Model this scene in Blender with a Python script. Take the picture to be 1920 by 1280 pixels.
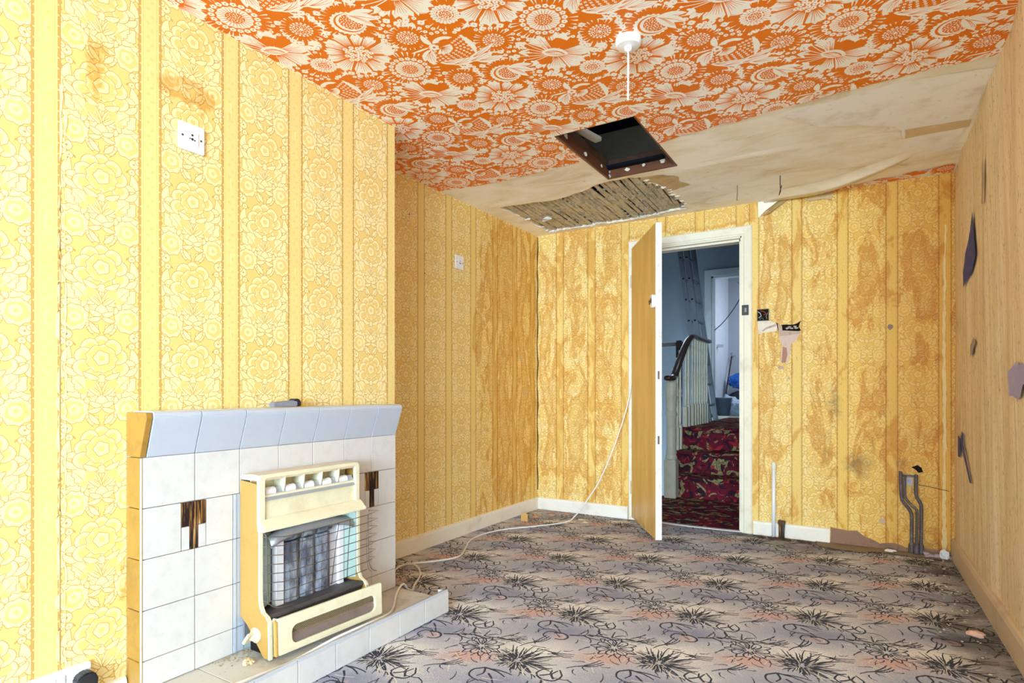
import bpy, bmesh, math, random
import numpy as np
from mathutils import Vector
from mathutils.geometry import delaunay_2d_cdt

random.seed(7)
for o in list(bpy.data.objects): bpy.data.objects.remove(o)
SC = bpy.context.scene
COL = SC.collection
PI = math.pi

# ------------------------------------------------------------------ camera, light, exposure
D, ZC, A, B = 4.17, 2.197, -2.302, -1.921        # back wall y, ceiling z, recess wall x, chimney breast x
Y0 = -5.0                                         # wall with the window, behind the camera
BY = 2.085                                        # end of the chimney breast
XF = -1.841                                       # face of the tiled fireplace

cd = bpy.data.cameras.new('camera'); cam = bpy.data.objects.new('camera', cd); COL.objects.link(cam)
cam.location = (0, 0, 0.95)
cam.rotation_euler = (PI/2, 0, math.radians(31.375))
cd.sensor_width = 36; cd.lens = 36*1102/1920
cd.shift_y = (732-640)/1920
cd.clip_start = .02
SC.camera = cam

SC.cycles.max_bounces = 14; SC.cycles.diffuse_bounces = 10
SC.view_settings.view_transform = 'Standard'
SC.view_settings.look = 'None'
SC.view_settings.gamma = 1
SC.view_settings.use_curve_mapping = False
SC.view_settings.exposure = 0.08

w = bpy.data.worlds.new('world'); SC.world = w; w.use_nodes = True
w.node_tree.nodes['Background'].inputs[0].default_value = (.62, .82, 1, 1)
w.node_tree.nodes['Background'].inputs[1].default_value = 3.2

def area(name, loc, target, sx, sy, power, col):
    l = bpy.data.lights.new(name, 'AREA'); l.shape = 'RECTANGLE'; l.size = sx; l.size_y = sy
    l.energy = power; l.color = col
    o = bpy.data.objects.new(name, l); COL.objects.link(o); o.location = loc
    d = Vector(target)-Vector(loc)
    o.rotation_euler = d.to_track_quat('-Z', 'Y').to_euler()
    return o
area('window_daylight', (1.0, Y0-.2, 1.35), (-.6, 2.8, 1.2), 3.0, 1.75, 960, (.57, .785, 1))
area('loft_batten_fill', (-.95, 3.0, ZC+.75), (-1.36, 2.9, ZC+.14), .15, .15, 1.6, (.8, .9, 1))  # added fill lamp that brightens the loft battens
area('hall_skylight', (-1.5, 5.35, 2.62), (-1.5, 5.5, 0), .5, .7, 5, (.70, .83, 1))
area('stairwell_window_light', (-2.45, 7.2, 2.1), (-1.6, 6.6, .9), .6, .9, 7, (.66, .82, 1))
area('far_room_window_light', (-.8, 9.0, 2.1), (-1.96, 9.4, 1.3), .9, .8, 13, (.66, .82, 1))

# ------------------------------------------------------------------ node helpers
class NT:
    def __init__(s, name, rough=.6, spec=.3):
        s.m = bpy.data.materials.new(name); s.m.use_nodes = True
        s.t = s.m.node_tree; s.n = s.t.nodes; s.b = s.n['Principled BSDF']
        s.b.inputs['Roughness'].default_value = rough
        s.b.inputs['Specular IOR Level'].default_value = spec
    def L(s, a, b): s.t.links.new(a, b)
    def put(s, sock, v):
        if hasattr(v, 'is_output'): s.L(v, sock)
        elif isinstance(v, (tuple, list)) and len(v) == 3 and sock.type == 'RGBA': sock.default_value = (*v, 1)
        else: sock.default_value = v
    def pos(s): return s.n.new('ShaderNodeNewGeometry').outputs['Position']
    def obj(s): return s.n.new('ShaderNodeTexCoord').outputs['Object']
    def map(s, v, scale=(1, 1, 1), rot=(0, 0, 0), loc=(0, 0, 0)):
        n = s.n.new('ShaderNodeMapping'); s.L(v, n.inputs[0])
        n.inputs['Scale'].default_value = scale; n.inputs['Rotation'].default_value = rot; n.inputs['Location'].default_value = loc
        return n.outputs[0]
    def noise(s, v, scale, detail=4, rough=.55, dist=0):
        n = s.n.new('ShaderNodeTexNoise'); s.L(v, n.inputs['Vector'])
        n.inputs['Scale'].default_value = scale; n.inputs['Detail'].default_value = detail
        n.inputs['Roughness'].default_value = rough; n.inputs['Distortion'].default_value = dist
        return n.outputs['Fac']
    def voro(s, v, scale, feature='F1', out='Distance', rand=1):
        n = s.n.new('ShaderNodeTexVoronoi'); n.feature = feature; s.L(v, n.inputs['Vector'])
        n.inputs['Scale'].default_value = scale; n.inputs['Randomness'].default_value = rand
        return n.outputs[out]
    def math(s, op, a, b=0, c=0):
        n = s.n.new('ShaderNodeMath'); n.operation = op
        for i, v in enumerate((a, b, c)): s.put(n.inputs[i], v)
        return n.outputs[0]
    def ramp(s, v, lo, hi, a=0., b=1.):
        n = s.n.new('ShaderNodeMapRange'); n.interpolation_type = 'SMOOTHSTEP'; s.put(n.inputs[0], v)
        n.inputs[1].default_value = lo; n.inputs[2].default_value = hi; n.inputs[3].default_value = a; n.inputs[4].default_value = b
        return n.outputs[0]
    def mix(s, f, a, b, mode='MIX'):
        n = s.n.new('ShaderNodeMix'); n.data_type = 'RGBA'; n.blend_type = mode
        s.put(n.inputs[0], f); s.put(n.inputs[6], a); s.put(n.inputs[7], b); return n.outputs[2]
    def attr(s, name, out='Fac'):
        n = s.n.new('ShaderNodeAttribute'); n.attribute_name = name; return n.outputs[out]
    def sep(s, v):
        n = s.n.new('ShaderNodeSeparateXYZ'); s.L(v, n.inputs[0]); return n.outputs
    def bump(s, h, strength=.3, dist=.002):
        n = s.n.new('ShaderNodeBump'); s.L(h, n.inputs['Height']); n.inputs['Strength'].default_value = strength
        n.inputs['Distance'].default_value = dist; s.L(n.outputs[0], s.b.inputs['Normal'])
    def color(s, c): s.put(s.b.inputs['Base Color'], c); return s.m

def srgb(r, g, b):
    f = lambda c: c/12.92 if c <= .04045 else ((c+.055)/1.055)**2.4
    return tuple(f(v/255) for v in (r, g, b))

def worn(name, col, dirt=(.25, .2, .13), amt=.35, scale=9, rough=.5, spec=.3, metal=0, bump=0, fine=90):
    """a painted or plain surface with grime in soft blotches and fine specks"""
    t = NT(name, rough, spec); p = t.obj()
    a = t.ramp(t.noise(p, scale, 6, .65), .48, .78)
    b = t.ramp(t.noise(p, fine, 2), .62, .8)
    f = t.math('MULTIPLY', t.math('MAXIMUM', a, b), amt)
    t.b.inputs['Metallic'].default_value = metal
    if bump: t.bump(t.noise(p, fine, 3), bump, .002)
    return t.color(t.mix(f, col, dirt))

# ------------------------------------------------------------------ object helpers
def mesh_obj(name, verts, faces, mat, parent=None, smooth=False):
    me = bpy.data.meshes.new(name); me.from_pydata([tuple(v) for v in verts], [], faces); me.update()
    return link(name, me, mat, parent, smooth)
def link(name, me, mat, parent=None, smooth=False):
    for m in (mat if isinstance(mat, (list, tuple)) else [mat]): me.materials.append(m)
    if smooth: me.polygons.foreach_set('use_smooth', [True]*len(me.polygons))
    o = bpy.data.objects.new(name, me); COL.objects.link(o)
    if parent: o.parent = parent
    return o
def fin(name, bm, mat, parent=None, smooth=False, bevel=0, seg=2):
    if bevel:
        bmesh.ops.remove_doubles(bm, verts=bm.verts, dist=1e-5)
        es = [e for e in bm.edges if len(e.link_faces) == 2 and e.calc_face_angle(0) > .5]
        bmesh.ops.bevel(bm, geom=es, offset=bevel, segments=seg, affect='EDGES', clamp_overlap=True)
    bmesh.ops.recalc_face_normals(bm, faces=bm.faces)
    me = bpy.data.meshes.new(name); bm.to_mesh(me); bm.free()
    o = link(name, me, mat, parent, smooth)
    return o
def tag(o, label, cat=None, group=None, kind=None):
    o['label'] = label
    if cat: o['category'] = cat
    if group: o['group'] = group
    if kind: o['kind'] = kind
    return o
def empty(name, loc, label, cat, group=None):
    o = bpy.data.objects.new(name, None); COL.objects.link(o); o.location = loc; o.empty_display_size = .05
    return tag(o, label, cat, group)
def adopt(root, *objs):
    """parent world-space meshes to a root Empty standing at its own place"""
    for o in objs:
        o.parent = root
        o.matrix_parent_inverse = root_matrix(root).inverted()
    return objs
def root_matrix(r):
    from mathutils import Matrix
    return Matrix.Translation(r.location) @ r.rotation_euler.to_matrix().to_4x4()
def box(x0, x1, y0, y1, z0, z1, bm=None):
    bm = bm or bmesh.new()
    v = [bm.verts.new(p) for p in ((x0, y0, z0), (x1, y0, z0), (x1, y1, z0), (x0, y1, z0), (x0, y0, z1), (x1, y0, z1), (x1, y1, z1), (x0, y1, z1))]
    for f in ((3, 2, 1, 0), (4, 5, 6, 7), (0, 1, 5, 4), (1, 2, 6, 5), (2, 3, 7, 6), (3, 0, 4, 7)): bm.faces.new([v[i] for i in f])
    return bm
def prism(poly, axis, a, b, bm=None):
    """extrude a 2D polygon along an axis: 'y' takes (x,z), 'x' takes (y,z), 'z' takes (x,y)"""
    bm = bm or bmesh.new()
    def P(p, t): return {'y': (p[0], t, p[1]), 'x': (t, p[0], p[1]), 'z': (p[0], p[1], t)}[axis]
    va = [bm.verts.new(P(p, a)) for p in poly]; vb = [bm.verts.new(P(p, b)) for p in poly]
    n = len(poly)
    bm.faces.new(va); bm.faces.new(vb[::-1])
    for i in range(n): bm.faces.new((va[i], vb[i], vb[(i+1) % n], va[(i+1) % n]))
    return bm
def smooth_path(pts, k=6):
    P = [np.array(p, float) for p in pts]; P = [2*P[0]-P[1]]+P+[2*P[-1]-P[-2]]
    out = []
    for i in range(1, len(P)-2):
        a, b, c, d = P[i-1:i+3]
        for j in range(k):
            t = j/k; out.append(.5*((2*b)+(c-a)*t+(2*a-5*b+4*c-d)*t*t+(-a+3*b-3*c+d)*t**3))
    out.append(P[-2]); return out
def tube(pts, r, n=8, bm=None, cap=True):
    bm = bm or bmesh.new(); P = [Vector(p) for p in pts]; rings = []
    rr = r if isinstance(r, (list, tuple)) else [r]*len(P)
    up = None
    for i, p in enumerate(P):
        t = (P[min(i+1, len(P)-1)]-P[max(i-1, 0)]).normalized()
        if up is None:
            up = t.cross(Vector((0, 0, 1)) if abs(t.z) < .9 else Vector((1, 0, 0))).normalized()
        up = (up-t*up.dot(t)).normalized(); s = t.cross(up)
        rings.append([bm.verts.new(p+rr[i]*(up*math.cos(2*PI*k/n)+s*math.sin(2*PI*k/n))) for k in range(n)])
    for a, b in zip(rings, rings[1:]):
        for k in range(n): bm.faces.new((a[k], a[(k+1) % n], b[(k+1) % n], b[k]))
    if cap: bm.faces.new(rings[0][::-1]); bm.faces.new(rings[-1])
    return bm
def lathe(prof, cx, cy, n=20, bm=None, sq=None):
    """turn (r,z) pairs about a vertical axis; closed at both ends"""
    bm = bm or bmesh.new(); rings = []
    for r, z in prof: rings.append([bm.verts.new((cx+r*math.cos(2*PI*(k+.5)/n), cy+r*math.sin(2*PI*(k+.5)/n), z)) for k in range(n)])
    for a, b in zip(rings, rings[1:]):
        for k in range(n): bm.faces.new((a[k], a[(k+1) % n], b[(k+1) % n], b[k]))
    bm.faces.new(rings[0][::-1]); bm.faces.new(rings[-1])
    return bm
def rrect(x0, x1, y0, y1, r, n=5):
    out = []
    for cx, cy, a in ((x1-r, y1-r, 0), (x0+r, y1-r, 90), (x0+r, y0+r, 180), (x1-r, y0+r, 270)):
        for k in range(n+1):
            t = math.radians(a+90*k/n); out.append((cx+r*math.cos(t), cy+r*math.sin(t)))
    return out
def sphere_blob(c, r, seed=0, jag=.35, sub=2, squash=(1, 1, 1), bm=None):
    bm = bm or bmesh.new(); rnd = random.Random(seed)
    g = bmesh.ops.create_icosphere(bm, subdivisions=sub, radius=1)
    for v in g['verts']:
        k = 1+(rnd.random()-.5)*2*jag
        v.co = Vector((c[0]+v.co.x*r*k*squash[0], c[1]+v.co.y*r*k*squash[1], c[2]+v.co.z*r*k*squash[2]))
    return bm

# ------------------------------------------------------------------ printed patterns: shapes are laid over each other and merged into one flat mesh of coloured faces
def blob(cx, cy, r, n=12, amp=0, k=0, ph=0, sx=1, sy=1, rot=0):
    out = []
    for i in range(n):
        t = 2*PI*i/n; q = r*(1+amp*math.cos(k*t+ph)); x, y = q*sx*math.cos(t), q*sy*math.sin(t)
        out.append((cx+x*math.cos(rot)-y*math.sin(rot), cy+x*math.sin(rot)+y*math.cos(rot)))
    return out
def leaf(x, y, ang, ln, wd, bend=0, n=5, jag=0):
    """a leaf from its foot at x,y; bend turns it along its length"""
    mid = []; a = ang; px, py = x, y
    for i in range(n+1):
        mid.append((px, py, a)); px += ln/n*math.cos(a); py += ln/n*math.sin(a); a += bend/n
    L, R = [], []
    for i, (px, py, a) in enumerate(mid):
        s = i/n; h = wd*.5*math.sin(PI*min(1, s*.96+.04))**.8
        if i in (0, n): h = wd*.03
        if jag and i % 2: h *= 1+jag
        L.append((px-h*math.sin(a), py+h*math.cos(a))); R.append((px+h*math.sin(a), py-h*math.cos(a)))
    return R+L[::-1]
def stroke(pts, w0, w1=None):
    w1 = w0 if w1 is None else w1; n = len(pts); L, R = [], []
    for i, (x, y) in enumerate(pts):
        a = pts[max(0, i-1)]; b = pts[min(n-1, i+1)]; dx, dy = b[0]-a[0], b[1]-a[1]; d = math.hypot(dx, dy) or 1
        h = .5*(w0+(w1-w0)*i/(n-1)); L.append((x-dy/d*h, y+dx/d*h)); R.append((x+dy/d*h, y-dx/d*h))
    return R+L[::-1]
def arc_pts(x, y, ang, ln, bend=0, n=4):
    out = [(x, y)]; a = ang
    for i in range(n):
        a += bend/n; x += ln/n*math.cos(a); y += ln/n*math.sin(a); out.append((x, y))
    return out

def make_tile(shapes, a, b, grid=0):
    """shapes: [(polygon, colour)] in painting order, repeated along the lattice vectors a and b.
    Returns the triangles of one cell (n,3,2) and each triangle's colour; 0 is the ground."""
    a = np.array(a); b = np.array(b); M = np.linalg.inv(np.array([a, b]).T)
    V, F, C = [], [], []
    def add(poly, c):
        i = len(V); V.extend(Vector((float(x), float(y))) for x, y in poly); F.append(list(range(i, len(V)))); C.append(c)
    corners = [np.zeros(2), a, a+b, b]
    add(corners, 0)
    for poly, c in shapes:
        P = np.array(poly)
        x, y = P[:, 0], P[:, 1]
        if (x*np.roll(y, -1)-y*np.roll(x, -1)).sum() < 0: P = P[::-1]
        U = P@M.T; lo, hi = U.min(0), U.max(0)
        for i in range(int(math.floor(-hi[0]))+1 - 1, int(math.ceil(1-lo[0]))+1):
            for j in range(int(math.floor(-hi[1])), int(math.ceil(1-lo[1]))+1):
                if hi[0]+i < 0 or lo[0]+i > 1 or hi[1]+j < 0 or lo[1]+j > 1: continue
                add(P+i*a+j*b, c)
    if grid:
        for i in range(1, grid):
            for j in range(1, grid):
                p = a*(i+.3*((j % 2)-.5))/grid+b*j/grid; V.append(Vector((float(p[0]), float(p[1]))))
    vo, eo, fo, ov, oe, of = delaunay_2d_cdt(V, [], F, 0, 1e-6)
    vo = np.array([(v[0], v[1]) for v in vo]); tri = np.array(fo)
    cen = vo[tri].mean(1)@M.T
    e = 1e-4
    keep = (cen[:, 0] > -e) & (cen[:, 0] < 1+e) & (cen[:, 1] > -e) & (cen[:, 1] < 1+e)
    col = np.array([C[max(f)] if f else 0 for f in of])
    T = vo[tri]
    ar = np.abs(np.cross(T[:, 1]-T[:, 0], T[:, 2]-T[:, 0]))
    keep &= ar > 1e-10
    return T[keep], col[keep], a, b

def clip_half(T, C, p, n):
    """keep the part of the triangles where (x-p).n >= 0"""
    if len(T) == 0: return T, C
    d = (T-np.array(p))@np.array(n); d[np.abs(d) < 1e-9] = 0
    ins = d >= 0; k = ins.sum(1)
    full = k == 3; outT = [T[full]]; outC = [C[full]]
    for cnt in (1, 2):
        m = k == cnt
        if not m.any(): continue
        t, dd, ii, c = T[m], d[m], ins[m], C[m]
        odd = np.argmax(ii if cnt == 1 else ~ii, 1); r = np.arange(len(t))
        o, p1, p2 = t[r, odd], t[r, (odd+1) % 3], t[r, (odd+2) % 3]
        do, d1, d2 = dd[r, odd], dd[r, (odd+1) % 3], dd[r, (odd+2) % 3]
        q1 = o+(p1-o)*(do/(do-d1))[:, None]; q2 = o+(p2-o)*(do/(do-d2))[:, None]
        if cnt == 1: outT.append(np.stack([o, q1, q2], 1)); outC.append(c)
        else:
            outT += [np.stack([q1, p1, p2], 1), np.stack([q1, p2, q2], 1)]; outC += [c, c]
    T = np.concatenate(outT); C = np.concatenate(outC)
    ar = np.abs(np.cross(T[:, 1]-T[:, 0], T[:, 2]-T[:, 0])); g = ar > 1e-9
    return T[g], C[g]

def fill(tile, origin, polys):
    """repeat a tile over convex counter-clockwise polygons"""
    T, C, a, b = tile; M = np.linalg.inv(np.array([a, b]).T); oT, oC = [], []
    lo_t, hi_t = T.min((0, 1)), T.max((0, 1)); origin = np.array(origin)
    for poly in polys:
        P = np.array(poly, float); U = (P-origin)@M.T
        i0, j0 = np.floor(U.min(0)).astype(int); i1, j1 = np.ceil(U.max(0)).astype(int)
        n = len(P); E = [(P[k], np.array([-(P[(k+1) % n]-P[k])[1], (P[(k+1) % n]-P[k])[0]])) for k in range(n)]
        E = [(p, e/np.linalg.norm(e)) for p, e in E]
        for i in range(i0-1, i1+1):
            for j in range(j0-1, j1+1):
                off = origin+i*a+j*b
                box_ = np.array([lo_t, (hi_t[0], lo_t[1]), hi_t, (lo_t[0], hi_t[1])])+off
                ds = [((box_-p)@e) for p, e in E]
                if any((d < 0).all() for d in ds): continue
                t, c = T+off, C
                for (p, e), d in zip(E, ds):
                    if not (d >= 0).all(): t, c = clip_half(t, c, p, e)
                if len(t): oT.append(t); oC.append(c)
    return np.concatenate(oT), np.concatenate(oC)

def weld(parts, name, mats, attrs=(), flip=False):
    """parts: [(tri uv (n,3,2), colour, map uv->xyz)] -> one welded mesh object data; attrs: [(name, fn(xyz)->array or (n,4))]"""
    X, Cs = [], []
    for T, C, f in parts:
        uv = T.reshape(-1, 2); X.append(f(uv)); Cs.append(C)
    X = np.concatenate(X); C = np.concatenate(Cs)
    key = np.round(X/2e-5).astype(np.int64); _, first, inv = np.unique(key, axis=0, return_index=True, return_inverse=True)
    V = X[first]; F = inv.reshape(-1, 3)
    ok = (F[:, 0] != F[:, 1]) & (F[:, 1] != F[:, 2]) & (F[:, 0] != F[:, 2]); F = F[ok]; C = C[ok]
    if flip: F = F[:, ::-1]
    me = bpy.data.meshes.new(name)
    me.vertices.add(len(V)); me.vertices.foreach_set('co', V.astype(np.float32).ravel())
    me.loops.add(F.size); me.loops.foreach_set('vertex_index', F.astype(np.int32).ravel())
    me.polygons.add(len(F)); me.polygons.foreach_set('loop_start', np.arange(0, F.size, 3, dtype=np.int32))
    me.polygons.foreach_set('loop_total', np.full(len(F), 3, dtype=np.int32))
    me.polygons.foreach_set('material_index', C.astype(np.int32))
    me.update(calc_edges=True)
    for an, fn in attrs:
        val = fn(V)
        if val.ndim == 1:
            at = me.attributes.new(an, 'FLOAT', 'POINT'); at.data.foreach_set('value', val.astype(np.float32))
        else:
            at = me.attributes.new(an, 'FLOAT_COLOR', 'POINT'); at.data.foreach_set('color', val.astype(np.float32).ravel())
    return me
# ------------------------------------------------------------------ the three printed designs
def ceiling_design():
    S = []; rnd = random.Random(3)
    O, K = 0, 1                                       # orange ground, cream ink
    a, b = (.585, 0.), (.29, .545)
    def stip(x, y, r, n, d):
        for i in range(n):
            q = r*math.sqrt((i+.5)/n); t = i*2.39996; S.append((blob(x+q*math.cos(t), y+q*math.sin(t), d*rnd.uniform(.75, 1.2), 5, rot=t), K))
    def floret(x, y, r):
        S.append((blob(x, y, r*1.25, 10, .16, 5, rnd.random()*6), K)); S.append((blob(x, y, r*.38, 5), O))
    def ticks(x, y, r0, r1, n, w, sx=1, sy=1):
        for i in range(n):
            t = 2*PI*(i+rnd.uniform(-.25, .25))/n; q = r1+(r0-r1)*rnd.uniform(.45, 1.0)
            p = lambda q, d=0: (x+q*sx*math.cos(t+d), y+q*sy*math.sin(t+d))
            dw = w/r1/2
            S.append(([p(r1, -dw), p(r1*1.03, 0), p(r1, dw), p(q)], K))
    def petal(x, y, t, r0, r1, half, lines=5, wav=.06):
        n = 7; P = []
        for i in range(n+1):
            u = -1+2*i/n; q = r1*(1-.13*u*u+wav*math.sin(i*2.4+t*3)); P.append((x+q*math.cos(t+half*u), y+q*math.sin(t+half*u)))
        P += [(x+r0*math.cos(t+half*.55), y+r0*math.sin(t+half*.55)), (x+r0*math.cos(t-half*.55), y+r0*math.sin(t-half*.55))]
        S.append((P, K))
        for i in range(lines):
            u = -.75+1.5*i/max(1, lines-1); e = r1*(.62+.3*rnd.random())
            S.append((stroke([(x+q*math.cos(t+half*u*(.6+.4*s)), y+q*math.sin(t+half*u*(.6+.4*s))) for s, q in ((0, r0), (.5, (r0+e)/2), (1, e))], .0032, .0012), O))
    def sun(x, y, R=.108):
        S.append((blob(x, y, R*1.02, 40, .04, 13), O)); ticks(x, y, R*.72, R*1.06, 34, .007)
        for i in range(19):
            t = 2*PI*i/19; floret(x+R*.67*math.cos(t), y+R*.67*math.sin(t), .0085)
        S.append((blob(x, y, R*.53, 30, .04, 15), K))
        for i in range(26):
            t = 2*PI*i/26; S.append((stroke([(x+R*q*math.cos(t), y+R*q*math.sin(t)) for q in (.3, .5)], .0028, .0014), O))
        S.append((blob(x, y, R*.29, 18), O)); stip(x, y, R*.26, 34, .0030)
    def small(x, y, R=.064, sx=1, sy=1):
        S.append((blob(x, y, R*1.04, 26, .05, 9, 0, sx, sy), O)); ticks(x, y, R*.7, R*1.1, 24, .006, sx, sy)
        for i in range(17):
            t = 2*PI*i/17; S.append((blob(x+R*.56*sx*math.cos(t), y+R*.56*sy*math.sin(t), .0046, 7), K))
        S.append((blob(x, y, R*.46, 18, 0, 0, 0, sx, sy), K)); S.append((blob(x, y, R*.42, 18, 0, 0, 0, sx, sy), O)); stip(x, y, R*.40, 30, .0032)
        S.append((blob(x, y, R*.1, 8), K))
    def oval(x, y, R=.072):
        S.append((blob(x, y, R*1.1, 30, .03, 11), O)); ticks(x, y, R*.78, R*1.16, 15, .005)
        S.append((blob(x, y, R*.68, 40, .06, 20), K))
        for i in range(24):
            t = 2*PI*i/24; S.append((stroke([(x+R*q*math.cos(t), y+R*q*math.sin(t)) for q in (.45, .62)], .0022, .0012), O))
        S.append((blob(x, y, R*.42, 20), O)); S.append((blob(x, y, R*.38, 20, .08, 10), K)); S.append((blob(x, y, R*.3, 16), O)); stip(x, y, R*.28, 24, .003)
    def half(x, y, R=.092):
        S.append((blob(x, y, R*1.04, 34, .05, 12), O)); ticks(x, y, R*.8, R*1.1, 32, .006)
        S.append((blob(x-.01, y, R*.66, 44, .05, 22), K)); S.append((blob(x-.005, y, R*.56, 26), O)); S.append((blob(x, y, R*.52, 26), K)); S.append((blob(x+.004, y, R*.44, 24), O)); stip(x+.004, y, R*.42, 52, .0032)
        for t, l, w_ in ((.1, .1, .03), (.55, .105, .036), (1.0, .1, .03)):
            S.append((leaf(x+.015, y-.03, t, l, w_+.004, .3, 6), K))
            for d in (-.006, 0, .006): S.append((stroke(arc_pts(x+.03+d, y-.022+d, t, l*.7, .3), .0022, .001), O))
    def poppy(x, y):
        for i, (t, h) in enumerate(((.25, .33), (.95, .27), (1.55, .30), (2.2, .30), (2.85, .28), (3.4, .2), (3.85, .22), (4.35, .25), (4.9, .25), (5.45, .22), (5.9, .2))):
            petal(x, y, t, .045, (.142, .118, .13, .135, .14, .125, .118, .125, .13, .12, .125)[i], h, 6)
        S.append((blob(x, y, .056, 22, .05, 9), O))
        for i in range(23):
            q = .052*math.sqrt((i+.4)/23); t = i*2.39996+.3; floret(x+q*math.cos(t), y+q*math.sin(t), .0078)
    def fish(x, y):
        S.append((blob(x, y, .088, 24, 0, 0, 0, 1.08, .95), O))
        for k in range(5):
            r = .040+.0125*k; n = 9+2*k
            for i in range(n):
                t = -.35+(PI*1.12)*i/(n-1); px, py = x+r*1.12*math.cos(t), y-.012+r*math.sin(t); h = .0062
                S.append(([(px+h*math.cos(t+q), py+h*math.sin(t+q)) for q in (0, PI/2, PI, 3*PI/2)], K)); S.append((blob(px, py, .0022, 4, rot=t), O))
        petal(x-.012, y-.03, 1.25, .008, .05, 1.1, 10, .02)
        for i in range(6):
            t = i*PI/3; S.append((blob(x-.032+.0125*math.cos(t), y-.036+.0125*math.sin(t), .0078, 8), K))
        S.append((blob(x-.032, y-.036, .0055, 8), O))
        S.append((leaf(x-.022, y-.058, -.25, .085, .028, .75, 7), K)); S.append((leaf(x+.0, y-.053, -.1, .05, .012, .7, 6), O))
        S.append((leaf(x-.03, y-.05, -1.75, .07, .024, .6, 6), K))
        S.append((leaf(x-.045, y-.045, 3.15, .085, .010, .1, 5), K))
        for i, (t, l, w_) in enumerate(((2.35, .10, .040), (2.75, .085, .03))):
            S.append((leaf(x-.05, y-.03, t, l, w_, -.5, 7), K))
            for d in (-.3, 0, .3): S.append((stroke(arc_pts(x-.055, y-.025, t+d*.5, l*.7, -.5), .0026, .001), O))
        S.append((leaf(x+.09, y-.05, 1.35, .13, .022, .75, 8), K))
        for i, (ox, oy, t, l, w_, bd) in enumerate(((-.075, .055, .55, .15, .036, -.7), (-.045, .085, .35, .13, .034, -.8), (.02, .098, .2, .12, .034, -.5), (.05, .112, .45, .11, .042, -.5), (.04, .082, -.05, .13, .022, -.4))):
            S.append((leaf(x+ox, y+oy, t, l, w_, bd, 8), K))
            for d in (-.18, 0, .18): S.append((stroke(arc_pts(x+ox+.012, y+oy+.006, t+d, l*.72, bd), .0024, .001), O))
    def lily(x, y):
        for t, r, h in ((.35, .12, .34), (1.15, .125, .42), (2.0, .115, .4), (2.75, .12, .3), (4.5, .125, .3), (5.35, .12, .36)):
            petal(x+.012, y, t, .02, r, h, 6, .09)
        for t, r, h in ((2.75, .085, .26), (5.35, .082, .26)): S.append((blob(x+.012+.06*math.cos(t), y+.06*math.sin(t), .03, 14, .12, 5), O))
        for i in range(8):
            t = 2.9+i*.24; S.append((stroke(arc_pts(x, y, t, .09+.018*(i % 3), .25), .004, .003), K)); e = arc_pts(x, y, t, .09+.018*(i % 3), .25)[-1]; S.append((blob(*e, .006, 8), K))
        S.append((leaf(x-.03, y-.03, .55, .10, .055, .2, 7), K)); S.append((leaf(x-.02, y-.022, .6, .075, .028, .2, 7), O)); S.append((leaf(x-.018, y-.02, .62, .066, .02, .2, 7), K))
        for d in (-.2, 0, .2): S.append((stroke(arc_pts(x-.015, y-.02, .6+d, .06, .2), .0024, .001), O))
    feats = [(sun, .095, .180, .112), (half, .405, .398, .095), (small, .232, .338, .066), (small, .474, .19, .066), (small, .222, .02, .056),
             (oval, -.170, -.014, .080), (fish, .298, .150, .098), (lily, .03, .372, .115), (poppy, 0, 0, .135)]
    ex = [(x, y, r) for _, x, y, r in feats]+[(.35, .25, .05), (.24, .23, .06), (.41, .12, .045), (.2, .12, .05)]
    L = [np.array(a)*i+np.array(b)*j for i in (-1, 0, 1) for j in (-1, 0, 1)]
    dots = []
    for k in range(6000):
        u, v = rnd.random(), rnd.random(); p = np.array(a)*u+np.array(b)*v
        if any(math.hypot(*(p+l-np.array((x, y)))) < r+.002 for x, y, r in ex for l in L): continue
        if any(math.hypot(*(p+l-q)) < .0195 for q in dots for l in L): continue
        dots.append(p)
    # leafy fingers under the dots
    for k, p in enumerate(dots):
        if k % 7 == 0:
            t = rnd.random()*6.28
            for d in (-.5, 0, .5): S.append((leaf(p[0], p[1], t+d, .05, .012, .5, 4), K))
        else:
            if k % 3 == 1: S.append((blob(p[0], p[1], .0135, 10, .15, 4), K))
            floret(p[0], p[1], .0068)
    for f, x, y, r in feats: f(x, y)
    return make_tile(S, a, b)

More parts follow.
